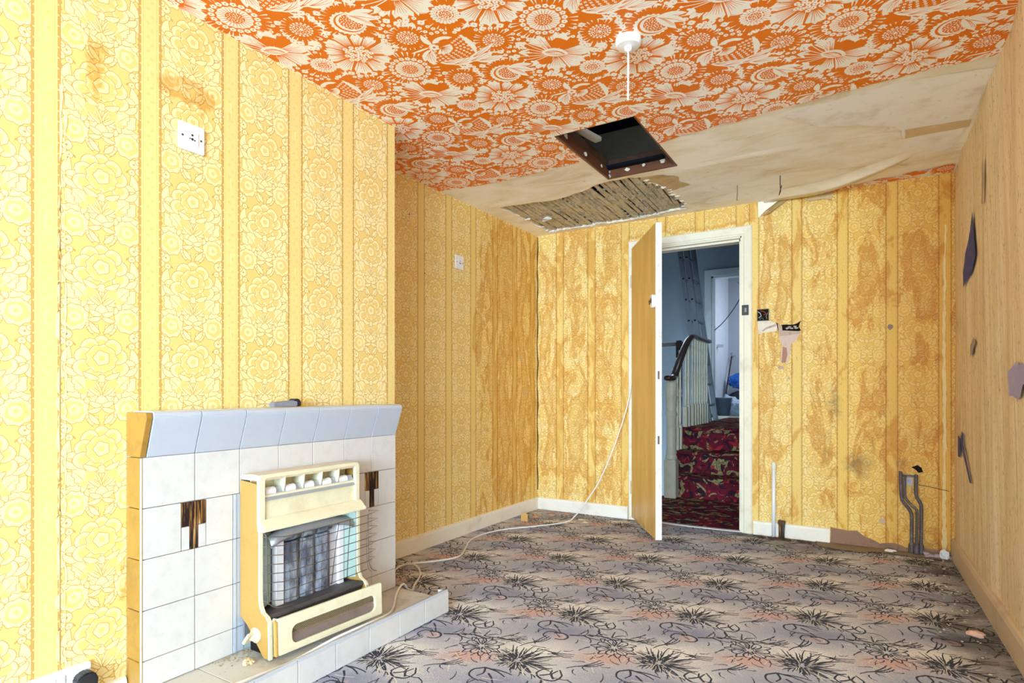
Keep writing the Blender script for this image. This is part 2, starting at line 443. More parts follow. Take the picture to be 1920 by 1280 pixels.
def damask_design():
    """stripe (0 ground, 1 pale leaf, 2 yellow petal, 3 stripe band, 4 dark line): u=0 is the middle of the plain band"""
    S = []; W, Hh = .2715, .265; cx = W/2; rnd = random.Random(11)
    G, K, Y, BND, LN = 0, 1, 2, 3, 4
    def grow(poly, d):
        n = len(poly); out = []; s = sum(poly[i][0]*poly[(i+1) % n][1]-poly[(i+1) % n][0]*poly[i][1] for i in range(n)); d = d if s > 0 else -d
        for i in range(n):
            a, b = poly[i-1], poly[(i+1) % n]; dx, dy = b[0]-a[0], b[1]-a[1]; h = math.hypot(dx, dy) or 1
            out.append((poly[i][0]+dy/h*d, poly[i][1]-dx/h*d))
        return out
    def one(poly, c, out=True):
        if c == K and out: S.append(([(cx+x, y) for x, y in grow(poly, .0021)], G))
        S.append(([(cx+x, y) for x, y in poly], c))
    def both(poly, c, out=True):
        one(poly, c, out); one([(-x, y) for x, y in poly][::-1], c, out)
    # pale field behind the flowers, with a toothed edge towards the plain bands
    e = []
    for k in range(30): y = -.1325+Hh*k/29; e.append((.0985+(.0045 if k % 2 else -.001), y))
    S.append(([(cx+x, y) for x, y in e]+[(cx-x, y) for x, y in e[::-1]], Y))
    for k in range(13):                                     # tan gaps between the leaves of the field
        x, y, t = rnd.uniform(.0, .1), rnd.uniform(-.13, .13), rnd.uniform(0, 6.3)
        both(leaf(x, y, t, rnd.uniform(.016, .036), rnd.uniform(.004, .008), rnd.uniform(-1, 1), 3), G)
    for k in range(9):
        x, y, t = rnd.uniform(.02, .092), rnd.uniform(-.13, .13), rnd.uniform(0, 6.3)
        both(leaf(x, y, t, rnd.uniform(.018, .036), rnd.uniform(.008, .014), rnd.uniform(-1, 1), 4, .2), K, False)
    # side acanthus leaves with toothed edges
    for (x, y, t, l, w_, bd) in ((.012, -.128, .55, .105, .05, .35), (.02, -.112, .95, .085, .04, -.2), (.03, -.13, .15, .075, .036, .3)):
        both(leaf(x, y, t, l, w_, bd, 9, .35), K); both(stroke(arc_pts(x+.012, y+.006, t, l*.75, bd), .0026, .001), G)
        for k in (.4, .7):
            p = arc_pts(x, y, t, l, bd, 8)[int(8*k)]
            both(leaf(p[0], p[1], t+bd*k+.7, .017, .0028, 0, 2), Y); both(leaf(p[0], p[1], t+bd*k-.7, .017, .0028, 0, 2), Y)
    # rose heads at the sides
    both(blob(.070, .112, .036, 36, .07, 9), K); both(blob(.072, .112, .027, 18, .08, 5, 1), Y); both(blob(.068, .114, .016, 14, .07, 5), K, False); both(blob(.07, .114, .007, 8), Y)
    both(leaf(.04, .098, -2.2, .03, .014), K); both(leaf(.098, .135, .9, .025, .012), K)
    both(leaf(.05, .143, 1.9, .028, .014), K)
    # florets up the sides
    for (x, y, r) in ((.088, .062, .0135), (.102, .042, .010), (.082, .036, .009), (.1, .072, .008)):
        both(blob(x, y, r, 10, .22, 5, 1.6), K); both(blob(x, y, r*.3, 4), G)
    # scrolls
    both(leaf(.082, -.045, 1.25, .075, .026, .75, 8), K); both(leaf(.092, -.02, 2.6, .045, .018, 1.6, 7), K); both(leaf(.1, -.062, 1.9, .05, .018, -.9, 7), K)
    both(stroke(arc_pts(.084, -.035, 1.2, .05, .8), .0018, .0008), Y)
    both(leaf(.062, -.052, .3, .045, .018, .9, 6), K)
    # central flower: two rings of lobed petals
    for i in range(9):
        t = PI/2+2*PI*i/9; r = .044+(.010 if math.sin(t) < 0 else 0)
        one(blob(r*1.05*math.cos(t), r*math.sin(t)-.004, .0235, 12, .05, 3, t), K); one(blob(r*1.0*math.cos(t), r*.97*math.sin(t)-.004, .015, 9), Y)
    one(blob(0, -.004, .040, 22, .07, 9), K)
    for i in range(8):
        t = PI/2+2*PI*(i+.5)/8
        one(blob(.029*math.cos(t), .029*math.sin(t)-.004, .0105, 9), Y)
        one(stroke([(.016*math.cos(t+.39), .016*math.sin(t+.39)-.004), (.040*math.cos(t+.39), .040*math.sin(t+.39)-.004)], .0022, .001), LN)
    one(blob(0, -.002, .020, 20, .10, 5, PI), K); one(blob(0, -.002, .009, 12), Y)
    # palmette under the flower
    for t, l, w_ in ((PI/2, .055, .016), (PI/2-.42, .06, .015), (PI/2+.42, .06, .015), (PI/2-.85, .055, .013), (PI/2+.85, .055, .013)):
        one(leaf(0, -.115, t, l, w_, 0, 6), K); one(leaf(0, -.112, t, l*.82, w_*.28, 0, 5), LN)
    one(leaf(0, -.152, PI/2, .042, .034, 0, 6), K)
    both(leaf(.0, -.14, -.1, .035, .014, 1.1, 6), K); both(leaf(.002, -.148, -.6, .036, .013, .9, 6), K)
    one(blob(0, -.062, .011, 12, .1, 5), K)
    both(leaf(.008, -.062, .1, .045, .015, .8, 6), K)
    both(blob(.03, -.078, .014, 13, .15, 5), Y); both(blob(.046, -.098, .010, 11, .15, 5), Y)
    both(blob(.022, .083, .014, 13, .15, 5), K); both(leaf(.006, .07, .7, .04, .014, .4, 6), K)
    # fine shading lines on the pale leaves
    for k in range(5):
        x = rnd.uniform(.012, .095); y = rnd.uniform(-.13, .13); t = rnd.uniform(.2, 1.4)
        both(stroke(arc_pts(x, y, t, rnd.uniform(.008, .02), rnd.uniform(-.6, .6), 3), .0013, .0006), (Y, LN)[k % 2])
    # plain band with its dashed edges
    for sgn in (-1, 1):
        S.append(([(sgn*.0265, -.14), (sgn*.0345, -.14), (sgn*.0345, .13), (sgn*.0265, .13)], G))
    S.append(([(-.0265, -.14), (.0265, -.14), (.0265, .13), (-.0265, .13)], BND))
    for k in range(12):
        y = -.1325+(k+.5)*Hh/12
        S.append((blob((.006, -.006)[k % 2], y, .006, 5, .25, 3, k), Y))
    for sgn in (-1, 1):
        S.append(([(sgn*.0195, -.14), (sgn*.0208, -.14), (sgn*.0208, .13), (sgn*.0195, .13)], LN))
        for k in range(9):
            y = -.1325+(k+.5)*Hh/9; S.append(([(sgn*.026, y-.0035), (sgn*.032, y), (sgn*.026, y+.0035)], BND))
    return make_tile(S, (W, 0.), (0., Hh))

CA, CB = np.array((.43, .24)), np.array((0., .482))
def carpet_design():
    S = []; rnd = random.Random(5); K, P = 1, 2          # 0 pile ground, 1 dark line, 2 pale outline
    def wav(x, y, t, l, bd, w0, w1, n=6, c=K):
        pts = arc_pts(x, y, t, l, bd, n); pts = [(px+rnd.uniform(-1, 1)*.0018, py+rnd.uniform(-1, 1)*.0018) for px, py in pts]; S.append((stroke(pts, w0, w1), c))
    def line(pts, w=.0062, c=K):
        w *= 1.35
        pts = [(p[0], p[1]) for p in smooth_path(pts, 4)]; pts = [(x+rnd.uniform(-1, 1)*.0012, y+rnd.uniform(-1, 1)*.0012) for x, y in pts]; S.append((stroke(pts, w, w*.6), c))
    # spiky burst
    for i in range(84):
        t = 2*PI*i/84+rnd.uniform(-.08, .08); up = .5+.5*math.cos(t-.9)
        r0 = rnd.uniform(.004, .05); l = (.05+.085*up)*rnd.uniform(.45, 1.1)
        wav(r0*math.cos(t), r0*math.sin(t)*.8, t, l, rnd.uniform(-.7, .7), .0078, .0028)
        if i % 3 == 0: wav(r0*1.4*math.cos(t+.05), r0*1.4*math.sin(t+.05)*.8, t+.05, l*.8, rnd.uniform(-.5, .5), .004, .002, c=P)
    # open flower in outline
    fx, fy = -.17, .035
    for i in range(7):
        t = 2*PI*i/7+.3; c, s = math.cos, math.sin
        line([(fx+.012*c(t), fy+.012*s(t)), (fx+.045*c(t-.35), fy+.045*s(t-.35)), (fx+.068*c(t-.12), fy+.066*s(t-.12)), (fx+.062*c(t+.25), fy+.062*s(t+.25)), (fx+.02*c(t+.25), fy+.02*s(t+.25))], .0055)
        line([(fx+.02*c(t), fy+.02*s(t)), (fx+.048*c(t), fy+.048*s(t))], .004)
    for i in range(7):
        t = 2*PI*(i+.5)/7+.3; line([(fx+.06*math.cos(t-.2), fy+.06*math.sin(t-.2)), (fx+.088*math.cos(t), fy+.084*math.sin(t)), (fx+.062*math.cos(t+.25), fy+.062*math.sin(t+.25))], .005)
    for i in range(26):
        t = rnd.uniform(0, 6.28); q = rnd.uniform(.09, .13); wav(fx+q*math.cos(t), fy+q*math.sin(t)*.8, t+rnd.uniform(-.5, .5), rnd.uniform(.03, .06), rnd.uniform(-.8, .8), .0045, .002, 4, (K, P)[i % 2])
    # ring bud and stem with curled leaves
    rx, ry = .04, -.222
    line([(rx+.035*math.cos(t), ry+.03*math.sin(t)) for t in (2.6, 2.0, 1.2, .4, -.4, -1.1, -1.7)], .0075); line([(rx+.022*math.cos(t), ry+.02*math.sin(t)) for t in (2.4, 1.5, .5, -.5)], .004, P)
    line([(rx-.02, ry+.03), (rx-.055, ry+.02), (rx-.06, ry-.02), (rx-.03, ry-.04)], .006)
    line([(rx+.03, ry+.03), (.11, -.175), (.17, -.14), (.23, -.13), (.29, -.11)], .0075)
    for (x, y, t, l, bd) in ((.1, -.18, .9, .06, -.9), (.12, -.17, -.4, .075, .6), (.16, -.145, 1.2, .055, .9), (.18, -.14, -.2, .085, .4), (.22, -.13, 1.3, .06, -.8), (.27, -.115, .8, .1, .35), (.27, -.115, .2, .11, -.3)):
        p = arc_pts(x, y, t, l, bd, 5); q = arc_pts(x, y, t+.5, l, -bd-.9, 5); line(p, .006); line(q, .0048)
        line(arc_pts(x+.004, y+.008, t+.2, l*.7, 0, 4), .003, P)
    # closed bud on the stem
    bx, by = .145, -.075
    for pts in ([(bx, by), (bx-.035, by+.025), (bx-.03, by+.065), (bx-.005, by+.085)], [(bx, by), (bx+.04, by+.015), (bx+.045, by+.055), (bx+.02, by+.09)], [(bx-.02, by+.02), (bx+.005, by+.045), (bx, by+.075)], [(bx+.03, by+.02), (bx+.012, by+.05), (bx+.02, by+.08)], [(bx, by), (bx+.01, by-.03), (bx+.03, by-.055)]): line(pts, .0062)
    # hanging leaf
    for pts in ([(-.06, -.10), (-.09, -.135), (-.075, -.175), (-.03, -.19)], [(-.06, -.10), (-.045, -.135), (-.055, -.165)], [(-.06, -.10), (-.01, -.105), (.03, -.125)], [(-.055, -.102), (-.0, -.095), (.045, -.1)], [(-.03, -.13), (.0, -.155), (.03, -.19)]): line(pts, .0062)
    for pts in ([(-.2, -.09), (-.16, -.105), (-.12, -.1)], [(-.22, -.12), (-.17, -.13), (-.13, -.12)]): line(pts, .0045, P)
    for i in range(40):
        x, y = rnd.uniform(-.22, .22), rnd.uniform(-.24, .24); wav(x, y, rnd.uniform(0, 6.28), rnd.uniform(.035, .075), rnd.uniform(-1.4, 1.4), .0055, .002, 5, (K, K, P)[i % 3])
    for (x, y, t) in ((-.12, .13, .3), (-.02, .16, .8), (.08, .12, -.3), (-.21, -.16, .5)):
        for d in (-.4, 0, .45): line(arc_pts(x, y, t+d, .085, .7-d, 5), .005)
        line(arc_pts(x, y, t+PI, .06, .5, 4), .005)
    return make_tile(S, CA, CB, 9)

def carpet_colour(V):
    """pile colours of the woven design: soft patches repeating with the pattern"""
    M = np.linalg.inv(np.array([CA, CB]).T); org = np.array((-1.069, 1.778))
    rs = np.random.RandomState(4); U = (V[:, :2]-org+rs.normal(0, .010, (len(V), 2)))@M.T; U = U-np.floor(U); p = U@np.array([CA, CB])
    grey, beige, pink, blue = (np.array(srgb(*c)) for c in ((176, 180, 202), (252, 248, 242), (230, 188, 178), (148, 154, 184)))
    def g(c, sx, sy, rot=0):
        acc = 0
        for i in (-1, 0, 1, 2):
            for j in (-1, 0, 1, 2):
                d = p-(np.array(c)+(i-0)*CA*1+(j-0)*CB); x = d[:, 0]*math.cos(rot)+d[:, 1]*math.sin(rot); y = -d[:, 0]*math.sin(rot)+d[:, 1]*math.cos(rot)
                acc = acc+np.exp(-(x/sx)**2-(y/sy)**2)
        return np.clip(acc, 0, 1)[:, None]
    col = grey+(beige-grey)*.25*np.ones((len(V), 1))
    col = col+(beige-col)*np.clip(g((.0, .09), .17, .085, .35)*1.2, 0, 1)
    col = col+(beige-col)*g((.14, -.02), .07, .06, .3)*.7
    col = col+(blue-col)*g((.03, -.17), .14, .06, .45)*.85
    col = col+(blue-col)*g((0, 0), .06, .05)*.4
    col = col+(pink-col)*np.clip(g((-.16, -.055), .095, .042, .45)*1.25, 0, 1)
    col = col+(pink-col)*g((.04, -.222), .03, .025)*.7
    return np.concatenate([col, np.ones((len(V), 1))], 1)
# ------------------------------------------------------------------ materials of the room shell
def wallpaper(name, col):
    t = NT(name, .55, .25); p = t.pos()
    fine = t.noise(t.map(p, (60, 60, 420)), 1, 2)                       # ribbed print
    mott = t.noise(p, 5.5, 5, .6)
    c = t.mix(t.ramp(mott, .42, .72, 0, .30), col, tuple(v*f for v, f in zip(col, (.98, .90, .70))))
    c = t.mix(t.ramp(fine, .3, .7, 0, .16), c, tuple(v*.72 for v in col))
    st = t.attr('stain')
    nz = t.noise(t.map(p, (10, 10, 4)), 1, 8, .66, .7)
    s = t.math('ADD', st, t.math('MULTIPLY', t.math('SUBTRACT', nz, .5), 1.3))
    wet = t.ramp(s, .18, 1.1); rim = t.math('MULTIPLY', t.ramp(s, .30, .41), t.ramp(s, .41, .66, 1, .06))
    live = t.ramp(st, .02, .2)
    c = t.mix(t.math('MULTIPLY', t.math('MULTIPLY', wet, live), .40), c, srgb(206, 158, 56), 'MIX')
    c = t.mix(t.math('MULTIPLY', t.math('MULTIPLY', rim, live), .6), c, srgb(222, 174, 80), 'MULTIPLY')
    gr = t.attr('grime'); n2 = t.noise(p, 9, 7, .7)
    gf = t.ramp(t.math('ADD', gr, t.math('MULTIPLY', t.math('SUBTRACT', n2, .5), 1.0)), .35, .9, 0, .8)
    gf = t.math('MULTIPLY', gf, t.ramp(gr, .02, .15))
    c = t.mix(gf, c, srgb(104, 92, 68))
    tn = t.attr('tone')
    c = t.mix(t.ramp(tn, 0, .45, 0, .8), c, srgb(252, 232, 172), 'MULTIPLY'); c = t.mix(t.ramp(tn, .4, 1, 0, .75), c, srgb(212, 182, 128), 'MULTIPLY')
    t.bump(t.math('ADD', t.math('MULTIPLY', fine, .5), t.noise(t.map(p, (1, 1, .35)), 9, 3)), .18, .006)
    return t.color(c)
WP = [wallpaper('wallpaper_ground', srgb(202, 162, 90)), wallpaper('wallpaper_leaf', srgb(246, 227, 168)), wallpaper('wallpaper_petal', srgb(238, 206, 126)),
      wallpaper('wallpaper_band', srgb(240, 214, 138)), wallpaper('wallpaper_line', srgb(226, 190, 114))]

def inkpaper(name, col):
    t = NT(name, .5, .3); p = t.pos(); n = t.noise(p, 7, 4)
    y = t.sep(p)[1]
    return t.color(t.mix(t.ramp(n, .45, .8, 0, .22), col, tuple(v*f for v, f in zip(col, (.86, .78, .62)))))
CP = [inkpaper('ceiling_paper_orange', srgb(234, 122, 14)), inkpaper('ceiling_paper_cream', srgb(252, 248, 240))]

def plaster_mat():
    t = NT('bare_plaster', .8, .15); p = t.pos()
    n = t.noise(t.map(p, (1.6, 3.2, 3)), 1.5, 8, .62, .4); c = t.mix(t.ramp(n, .40, .66), srgb(253, 250, 240), srgb(240, 232, 210))
    n2 = t.noise(p, 3.1, 7, .7, .8); c = t.mix(t.ramp(n2, .60, .76, 0, .45), c, srgb(176, 160, 126))
    n3 = t.noise(t.map(p, (4, 9, 4)), 1.2, 8, .7); c = t.mix(t.ramp(n3, .62, .7, 0, .45), c, srgb(238, 238, 236))
    n4 = t.noise(t.map(p, (9, 12, 9)), 1, 8, .75); c = t.mix(t.ramp(n4, .60, .74, 0, .6), c, srgb(110, 100, 80)); n5 = t.noise(t.map(p, (2.2, 5, 2), loc=(4, 2, 0)), 1.3, 7, .65, .6); c = t.mix(t.ramp(n5, .54, .70, 0, .45), c, srgb(206, 180, 132))
    t.bump(n, .35, .01); return t.color(c)
PLASTER = plaster_mat()

def carpet_mat(name, kind):
    t = NT(name, .95, .05); p = t.pos()
    base = {0: t.attr('pile', 'Color'), 1: srgb(52, 54, 66), 2: srgb(236, 230, 216)}[kind]
    sp = t.noise(p, 420, 2, .6); c = t.mix(t.ramp(sp, .3, .7, 0, .42), base, (.05, .05, .06) if kind != 1 else srgb(110, 112, 122))
    n = t.noise(p, 3.5, 7, .65)
    c = t.mix(t.ramp(n, .54, .8, 0, .3), c, srgb(120, 108, 92))
    d = t.attr('dirt'); n5 = t.noise(p, 7, 8, .7)
    f = t.ramp(t.math('ADD', d, t.math('MULTIPLY', t.math('SUBTRACT', n5, .5), .9)), .3, .95, 0, .85)
    c = t.mix(t.math('MULTIPLY', f, t.ramp(d, .02, .15)), c, srgb(66, 56, 46))
    wsp = t.noise(p, 150, 3, .8); c = t.mix(t.ramp(wsp, .71, .76, 0, .7), c, srgb(214, 206, 190))
    t.bump(t.math('ADD', sp, t.noise(p, 130, 2)), .5, .006); return t.color(c)
CARPET = [carpet_mat('carpet_pile', 0), carpet_mat('carpet_dark_line', 1), carpet_mat('carpet_pale_line', 2)]

def rightwall_mat():
    t = NT('peeled_right_wallpaper', .6, .3); p = t.pos()
    st = t.noise(t.map(p, (1, 34, .5)), 1, 4, .6); st2 = t.noise(t.map(p, (1, 11, .25)), 1, 3, .5)
    c = t.mix(t.ramp(st, .3, .7), srgb(244, 224, 192), srgb(222, 192, 150)); c = t.mix(t.ramp(st2, .4, .62, 0, .55), c, srgb(244, 228, 206))
    y = t.sep(p)[1]
    seam = t.math('PINGPONG', t.math('ADD', y, .03), .1357); brk = t.ramp(t.noise(t.map(p, (1, 6, 5)), 1, 4, .6), .42, .62); c = t.mix(t.math('MULTIPLY', brk, t.ramp(seam, .0, .006, .7, 0)), c, srgb(110, 80, 46))
    seam2 = t.math('PINGPONG', t.math('ADD', y, .075), .1357); c = t.mix(t.math('MULTIPLY', brk, t.ramp(seam2, .0, .005, .6, 0)), c, srgb(120, 88, 50))
    sp = t.noise(t.map(p, (1, 90, 34)), 1, 3, .7); c = t.mix(t.ramp(sp, .56, .72, 0, .75), c, srgb(128, 92, 58))
    bl = t.noise(p, 2.2, 6, .6); c = t.mix(t.ramp(bl, .5, .75, 0, .4), c, srgb(196, 158, 116))
    n = t.noise(p, 60, 3); c = t.mix(t.ramp(n, .66, .74, 0, .5), c, srgb(108, 78, 60))
    t.bump(t.math('ADD', st, st2), .3, .006); return t.color(c)
RIGHT = rightwall_mat()

NEUTRAL = worn('white_emulsion', srgb(232, 232, 230), srgb(200, 200, 198), .2, 4, .8, .1)
CREAM = worn('cream_gloss_paint', srgb(236, 228, 206), srgb(150, 128, 92), .35, 6, .32, .45)
WHITE_PLASTIC = worn('white_plastic', srgb(238, 238, 240), srgb(170, 160, 140), .15, 30, .3, .45)
DARK = worn('dark_hole', srgb(30, 27, 24), srgb(12, 11, 10), .5, 20, .9, .1)
BARE = worn('exposed_wall_plaster', srgb(196, 170, 150), srgb(120, 92, 74), .7, 22, .9, .1, bump=.4)
PALE = worn('pale_backing_paper', srgb(232, 222, 202), srgb(190, 168, 130), .5, 14, .8, .15)
BROWNWOOD = worn('brown_varnished_board', srgb(104, 62, 40), srgb(54, 36, 26), .7, 14, .45, .35, bump=.2)
CONCRETE = worn('screed', srgb(150, 132, 112), srgb(104, 90, 78), .6, 9, .9, .1, bump=.3)

# ------------------------------------------------------------------ fields of damp, dirt and tone on the walls
def G(x, y, cx, cy, sx, sy): return np.exp(-((x-cx)/sx)**2-((y-cy)/sy)**2)
def box_f(x, a, b, s): return 1/(1+np.exp(-(x-a)/s))*1/(1+np.exp((x-b)/s))
def stain_left(P):
    y, z = P[:, 1], P[:, 2]; rec = P[:, 1] > BY
    s = np.zeros(len(P))
    for cy, top, bot, w_, k in ((3.35, 1.75, .95, .07, .5), (3.52, 2.05, .35, .06, .62), (3.66, 2.1, .1, .07, .66), (3.80, 2.1, .15, .06, .62), (3.93, 2.15, .1, .07, .62), (4.08, 2.1, .4, .06, .55), (3.72, 2.15, 1.45, .26, .55), (3.62, 1.65, .95, .16, .4)):
        wob = .03*np.sin(z*7+cy*9); s = np.maximum(s, k*np.exp(-((y-cy+wob)/w_)**2)*box_f(z, bot, top, .05))
    s = np.maximum(s, .36*box_f(y, 3.25, 4.3, .12))
    b = np.maximum.reduce([.55*G(y, z, 1.10, 1.93, .11, .06), .42*G(y, z, .82, 1.86, .08, .16), .38*G(y, z, .66, 2.15, .2, .18), .3*G(y, z, 1.24, 1.93, .045, .12), .36*G(y, z, 1.19, 2.10, .03, .04),
                           .3*G(y, z, .90, .3, .03, .6), .22*G(y, z, .66, .7, .05, .6), .25*G(y, z, 1.37, .93, .1, .05)])
    return np.where(rec, s, b)
def stain_back(P):
    x, z = P[:, 0], P[:, 2]; s = np.zeros(len(P))
    for cx, top, bot, w_, k in ((-2.22, 2.1, .2, .05, .6), (-2.12, 1.1, .25, .07, .62), (-1.98, 2.2, 1.5, .09, .5), (-1.93, .95, .25, .1, .62), (-1.77, 1.9, .5, .1, .46), (-1.60, 2.1, .1, .07, .66), (-1.67, 2.1, 1.7, .16, .55), (-2.2, .8, .12, .04, .6),
                                (-.60, 2.2, .3, .05, .55), (-.50, 2.0, 1.38, .06, .62), (-.62, 1.2, .1, .06, .45), (-.02, 1.9, 1.3, .16, .45), (.24, 1.95, 1.3, .12, .5)):
        wob = .035*np.sin(z*6+cx*11); s = np.maximum(s, k*np.exp(-((x-cx+wob)/w_)**2)*box_f(z, bot, top, .05))
    s = np.maximum(s, .7*box_f(z, 2.06, 2.4, .02)*box_f(x, -1.72, -.64, .05)); s = np.maximum(s, .36*box_f(x, -2.4, -1.3, .1))
    return np.maximum(s, .3*box_f(x, -.7, .5, .05))
def grime_back(P):
    x, z = P[:, 0], P[:, 2]
    return np.maximum.reduce([.62*G(x, z, -.20, .86, .10, .2), .62*G(x, z, -.06, .50, .16, .13), .5*G(x, z, -.23, .6, .05, .3), .5*G(x, z, .17, .52, .10, .07), .55*G(x, z, .32, .02, .16, .09), .35*G(x, z, .1, 1.33, .35, .02), .3*G(x, z, .3, 1.9, .15, .35),
                              .4*G(x, z, -.36, 1.42, .05, .09), .55*G(x, z, .09, 1.33, .02, .02), .5*G(x, z, -.2, .06, .04, .1), .25*G(x, z, .38, 1.0, .1, 1.2)])
def tone_back(P): return .2+.72/(1+np.exp(-(P[:, 0]+.02)/.14))  # browner towards the right end of the back wall
def tone_left(P): return np.where(P[:, 1] > BY, .08+.2/(1+np.exp(-(P[:, 1]-3.3)/.15)), 0)
def zero(P): return np.zeros(len(P))

# ------------------------------------------------------------------ room shell
TILE_W = damask_design()
def rect(u0, u1, v0, v1): return [(u0, v0), (u1, v0), (u1, v1), (u0, v1)]
VPH = .252                                            # height of the pattern's flower above the floor, modulo the repeat
lip = lambda uv, amp: amp*np.sin(uv[:, 0]*23)*np.sin(uv[:, 1]*9+1)

# wall_left: chimney breast, its return and the recess
T1 = fill(TILE_W, (.7077, VPH), [rect(.40, .915, 0, ZC), rect(.915, 2.005, .87, ZC), rect(2.005, BY, 0, ZC)]); T2 = fill(TILE_W, (2.727, VPH), [rect(BY, D, 0, ZC)])
f1 = lambda uv: np.stack([np.full(len(uv), B), uv[:, 0], uv[:, 1]], 1); f2 = lambda uv: np.stack([np.full(len(uv), A), uv[:, 0], uv[:, 1]], 1)
ret = (np.array([[(A, 0), (B, 0), (B, ZC)], [(A, 0), (B, ZC), (A, ZC)]], float), np.array([3, 3]))
near = (np.array([[(Y0, 0), (.40, 0), (.40, ZC)], [(Y0, 0), (.40, ZC), (Y0, ZC)]], float), np.array([2, 2]))
f3 = lambda uv: np.stack([uv[:, 0], np.full(len(uv), BY), uv[:, 1]], 1)
me = weld([(*T1, f1), (*T2, f2), (*ret, f3), (*near, f1)], 'wall_left', WP, (('stain', stain_left), ('grime', zero), ('tone', tone_left)))
wall_left = tag(link('wall_left', me, WP), 'left wall and chimney breast in yellow damask striped wallpaper', kind='structure')

# wall_back with its doorway
DX0, DX1, DZ = -1.475, -.72, 2.02
TB = fill(TILE_W, (-1.828, VPH), [rect(A, DX0, 0, ZC), rect(DX0, DX1, DZ, ZC)])
W2 = (TILE_W[0]*np.array((.256/.2715, 1)), TILE_W[1], np.array((.256, 0.)), TILE_W[3])
TB2 = fill(W2, (-.403, VPH), [rect(DX1, .44, 0, ZC)])
fb = lambda uv: np.stack([uv[:, 0], np.full(len(uv), D), uv[:, 1]], 1)
me = weld([(*TB, fb), (*TB2, fb)], 'wall_back', WP, (('stain', stain_back), ('grime', grime_back), ('tone', tone_back)))
wall_back = tag(link('wall_back', me, WP), 'back wall with the doorway, water-stained yellow damask wallpaper', kind='structure')
for x0, x1, z0, z1 in ((DX0-.05, DX0, 0, DZ), (DX1, DX1+.05, 0, DZ)): pass
fin('wall_core', prism([(A-.1, 0), (DX0, 0), (DX0, DZ), (DX1, DZ), (DX1, 0), (.6, 0), (.6, 2.9), (A-.1, 2.9)], 'y', D+.004, D+.115), PALE, wall_back)

# wall_right, leaning a little
def rw_x(y, z): return (.405+(4.17-y)*.028)*(1-z/ZC)+.405*(z/ZC)+.004
ny, nz_ = 60, 26; V = []; F = []
for i in range(ny+1):
    for j in range(nz_+1):
        y = .25+(D+.02-.25)*i/ny; z = ZC*j/nz_; V.append((rw_x(y, z)+.004*math.sin(y*9+z)+.003*math.sin(y*23+z*5), y, z))
for i in range(ny):
    for j in range(nz_):
        a = i*(nz_+1)+j; F.append((a, a+1, a+nz_+2, a+nz_+1))
wall_right = tag(mesh_obj('wall_right', V, F, RIGHT, smooth=True), 'right wall with peeling brownish yellow wallpaper seen at a slant', kind='structure')

# unseen widening of the room, added so window light comes from the right
XR, YR = 3.0, .25
bm = bmesh.new()
for r in ((A-.1, -.6, 0, ZC), (2.6, XR+.1, 0, ZC), (-.6, 2.6, 0, .45), (-.6, 2.6, 2.1, ZC)): box(r[0], r[1], Y0-.12, Y0, r[2], r[3], bm)
wall_front = tag(fin('wall_front', bm, NEUTRAL), 'white window wall behind the camera', kind='structure')
tag(fin('wall_side', box(XR, XR+.1, Y0, YR, 0, ZC), NEUTRAL), 'unseen white side wall of the added alcove behind the camera', kind='structure')
tag(fin('wall_return', box(.52, XR, YR, YR+.1, 0, ZC), NEUTRAL), 'unseen white return wall added beside the camera', kind='structure')
bm = bmesh.new()
for x in (-.6, .46, 1.5, 2.54): box(x, x+.06, Y0-.1, Y0-.04, .45, 2.1, bm)
for z in (.45, 2.04): box(-.6, 2.6, Y0-.1, Y0-.04, z, z+.06, bm)
window_1 = tag(fin('window_1', bm, CREAM), 'wide white three-light window behind the camera', kind='structure')

# floor
TILE_C = carpet_design()
TC = fill(TILE_C, (-1.069, 1.778), [rect(A, .54, .8, D)])
ff = lambda uv: np.stack([uv[:, 0], uv[:, 1], .0012*np.sin(uv[:, 0]*5)*np.sin(uv[:, 1]*4)-.0013], 1)
nearf = (np.array([[(A, Y0), (3.05, Y0), (3.05, .8)], [(A, Y0), (3.05, .8), (A, .8)]], float), np.array([0, 0]))
def dirt(P):
    x, y = P[:, 0], P[:, 1]
    d = np.maximum.reduce([.75/(1+np.exp(-(x-.22-.05*np.sin(y*6))/.05)), .7/(1+np.exp(-(y-3.95-.07*np.sin(x*5))/.05))*(x > -.8), .6/(1+np.exp(-(y-4.05)/.04)), .5*G(x, y, -2.0, 3.95, .35, .25), .62*G(x, y, -.35, 3.95, .4, .2), .35/(1+np.exp((x+2.2)/.04)), .25*G(x, y, -1.2, 3.6, .5, .4)])
    return d
me = weld([(*TC, ff), (*nearf, ff)], 'floor', CARPET, (('pile', carpet_colour), ('dirt', dirt)))
floor = tag(link('floor', me, CARPET), 'worn grey and beige carpet with dark sketched flowers', kind='structure')

# ceiling: a slab of plaster with two holes, and the printed paper that still hangs under most of it
HX0, HX1, HY0, HY1 = -1.325, -.912, 2.565, 3.262
def jagged(poly, amp, step, seed):
    rnd = random.Random(seed); out = []
    for i in range(len(poly)):
        a, b = np.array(poly[i]), np.array(poly[(i+1) % len(poly)]); n = max(1, int(np.linalg.norm(b-a)/step))
        nrm = np.array([-(b-a)[1], (b-a)[0]])/(np.linalg.norm(b-a)+1e-9)
        for k in range(n): out.append(tuple(a+(b-a)*k/n+nrm*(rnd.uniform(-amp, amp) if k else 0)))
    return out
LATH_HOLE = jagged([(-2.155, 3.37), (-1.80, 3.43), (-1.55, 3.385), (-1.375, 3.30), (-1.27, 3.30), (-1.155, 3.335), (-1.10, 3.50), (-1.06, 3.62), (-1.075, 3.82), (-1.05, 3.95), (-1.10, 4.06), (-1.5, 4.115), (-2.15, 4.10)], .014, .05, 4)
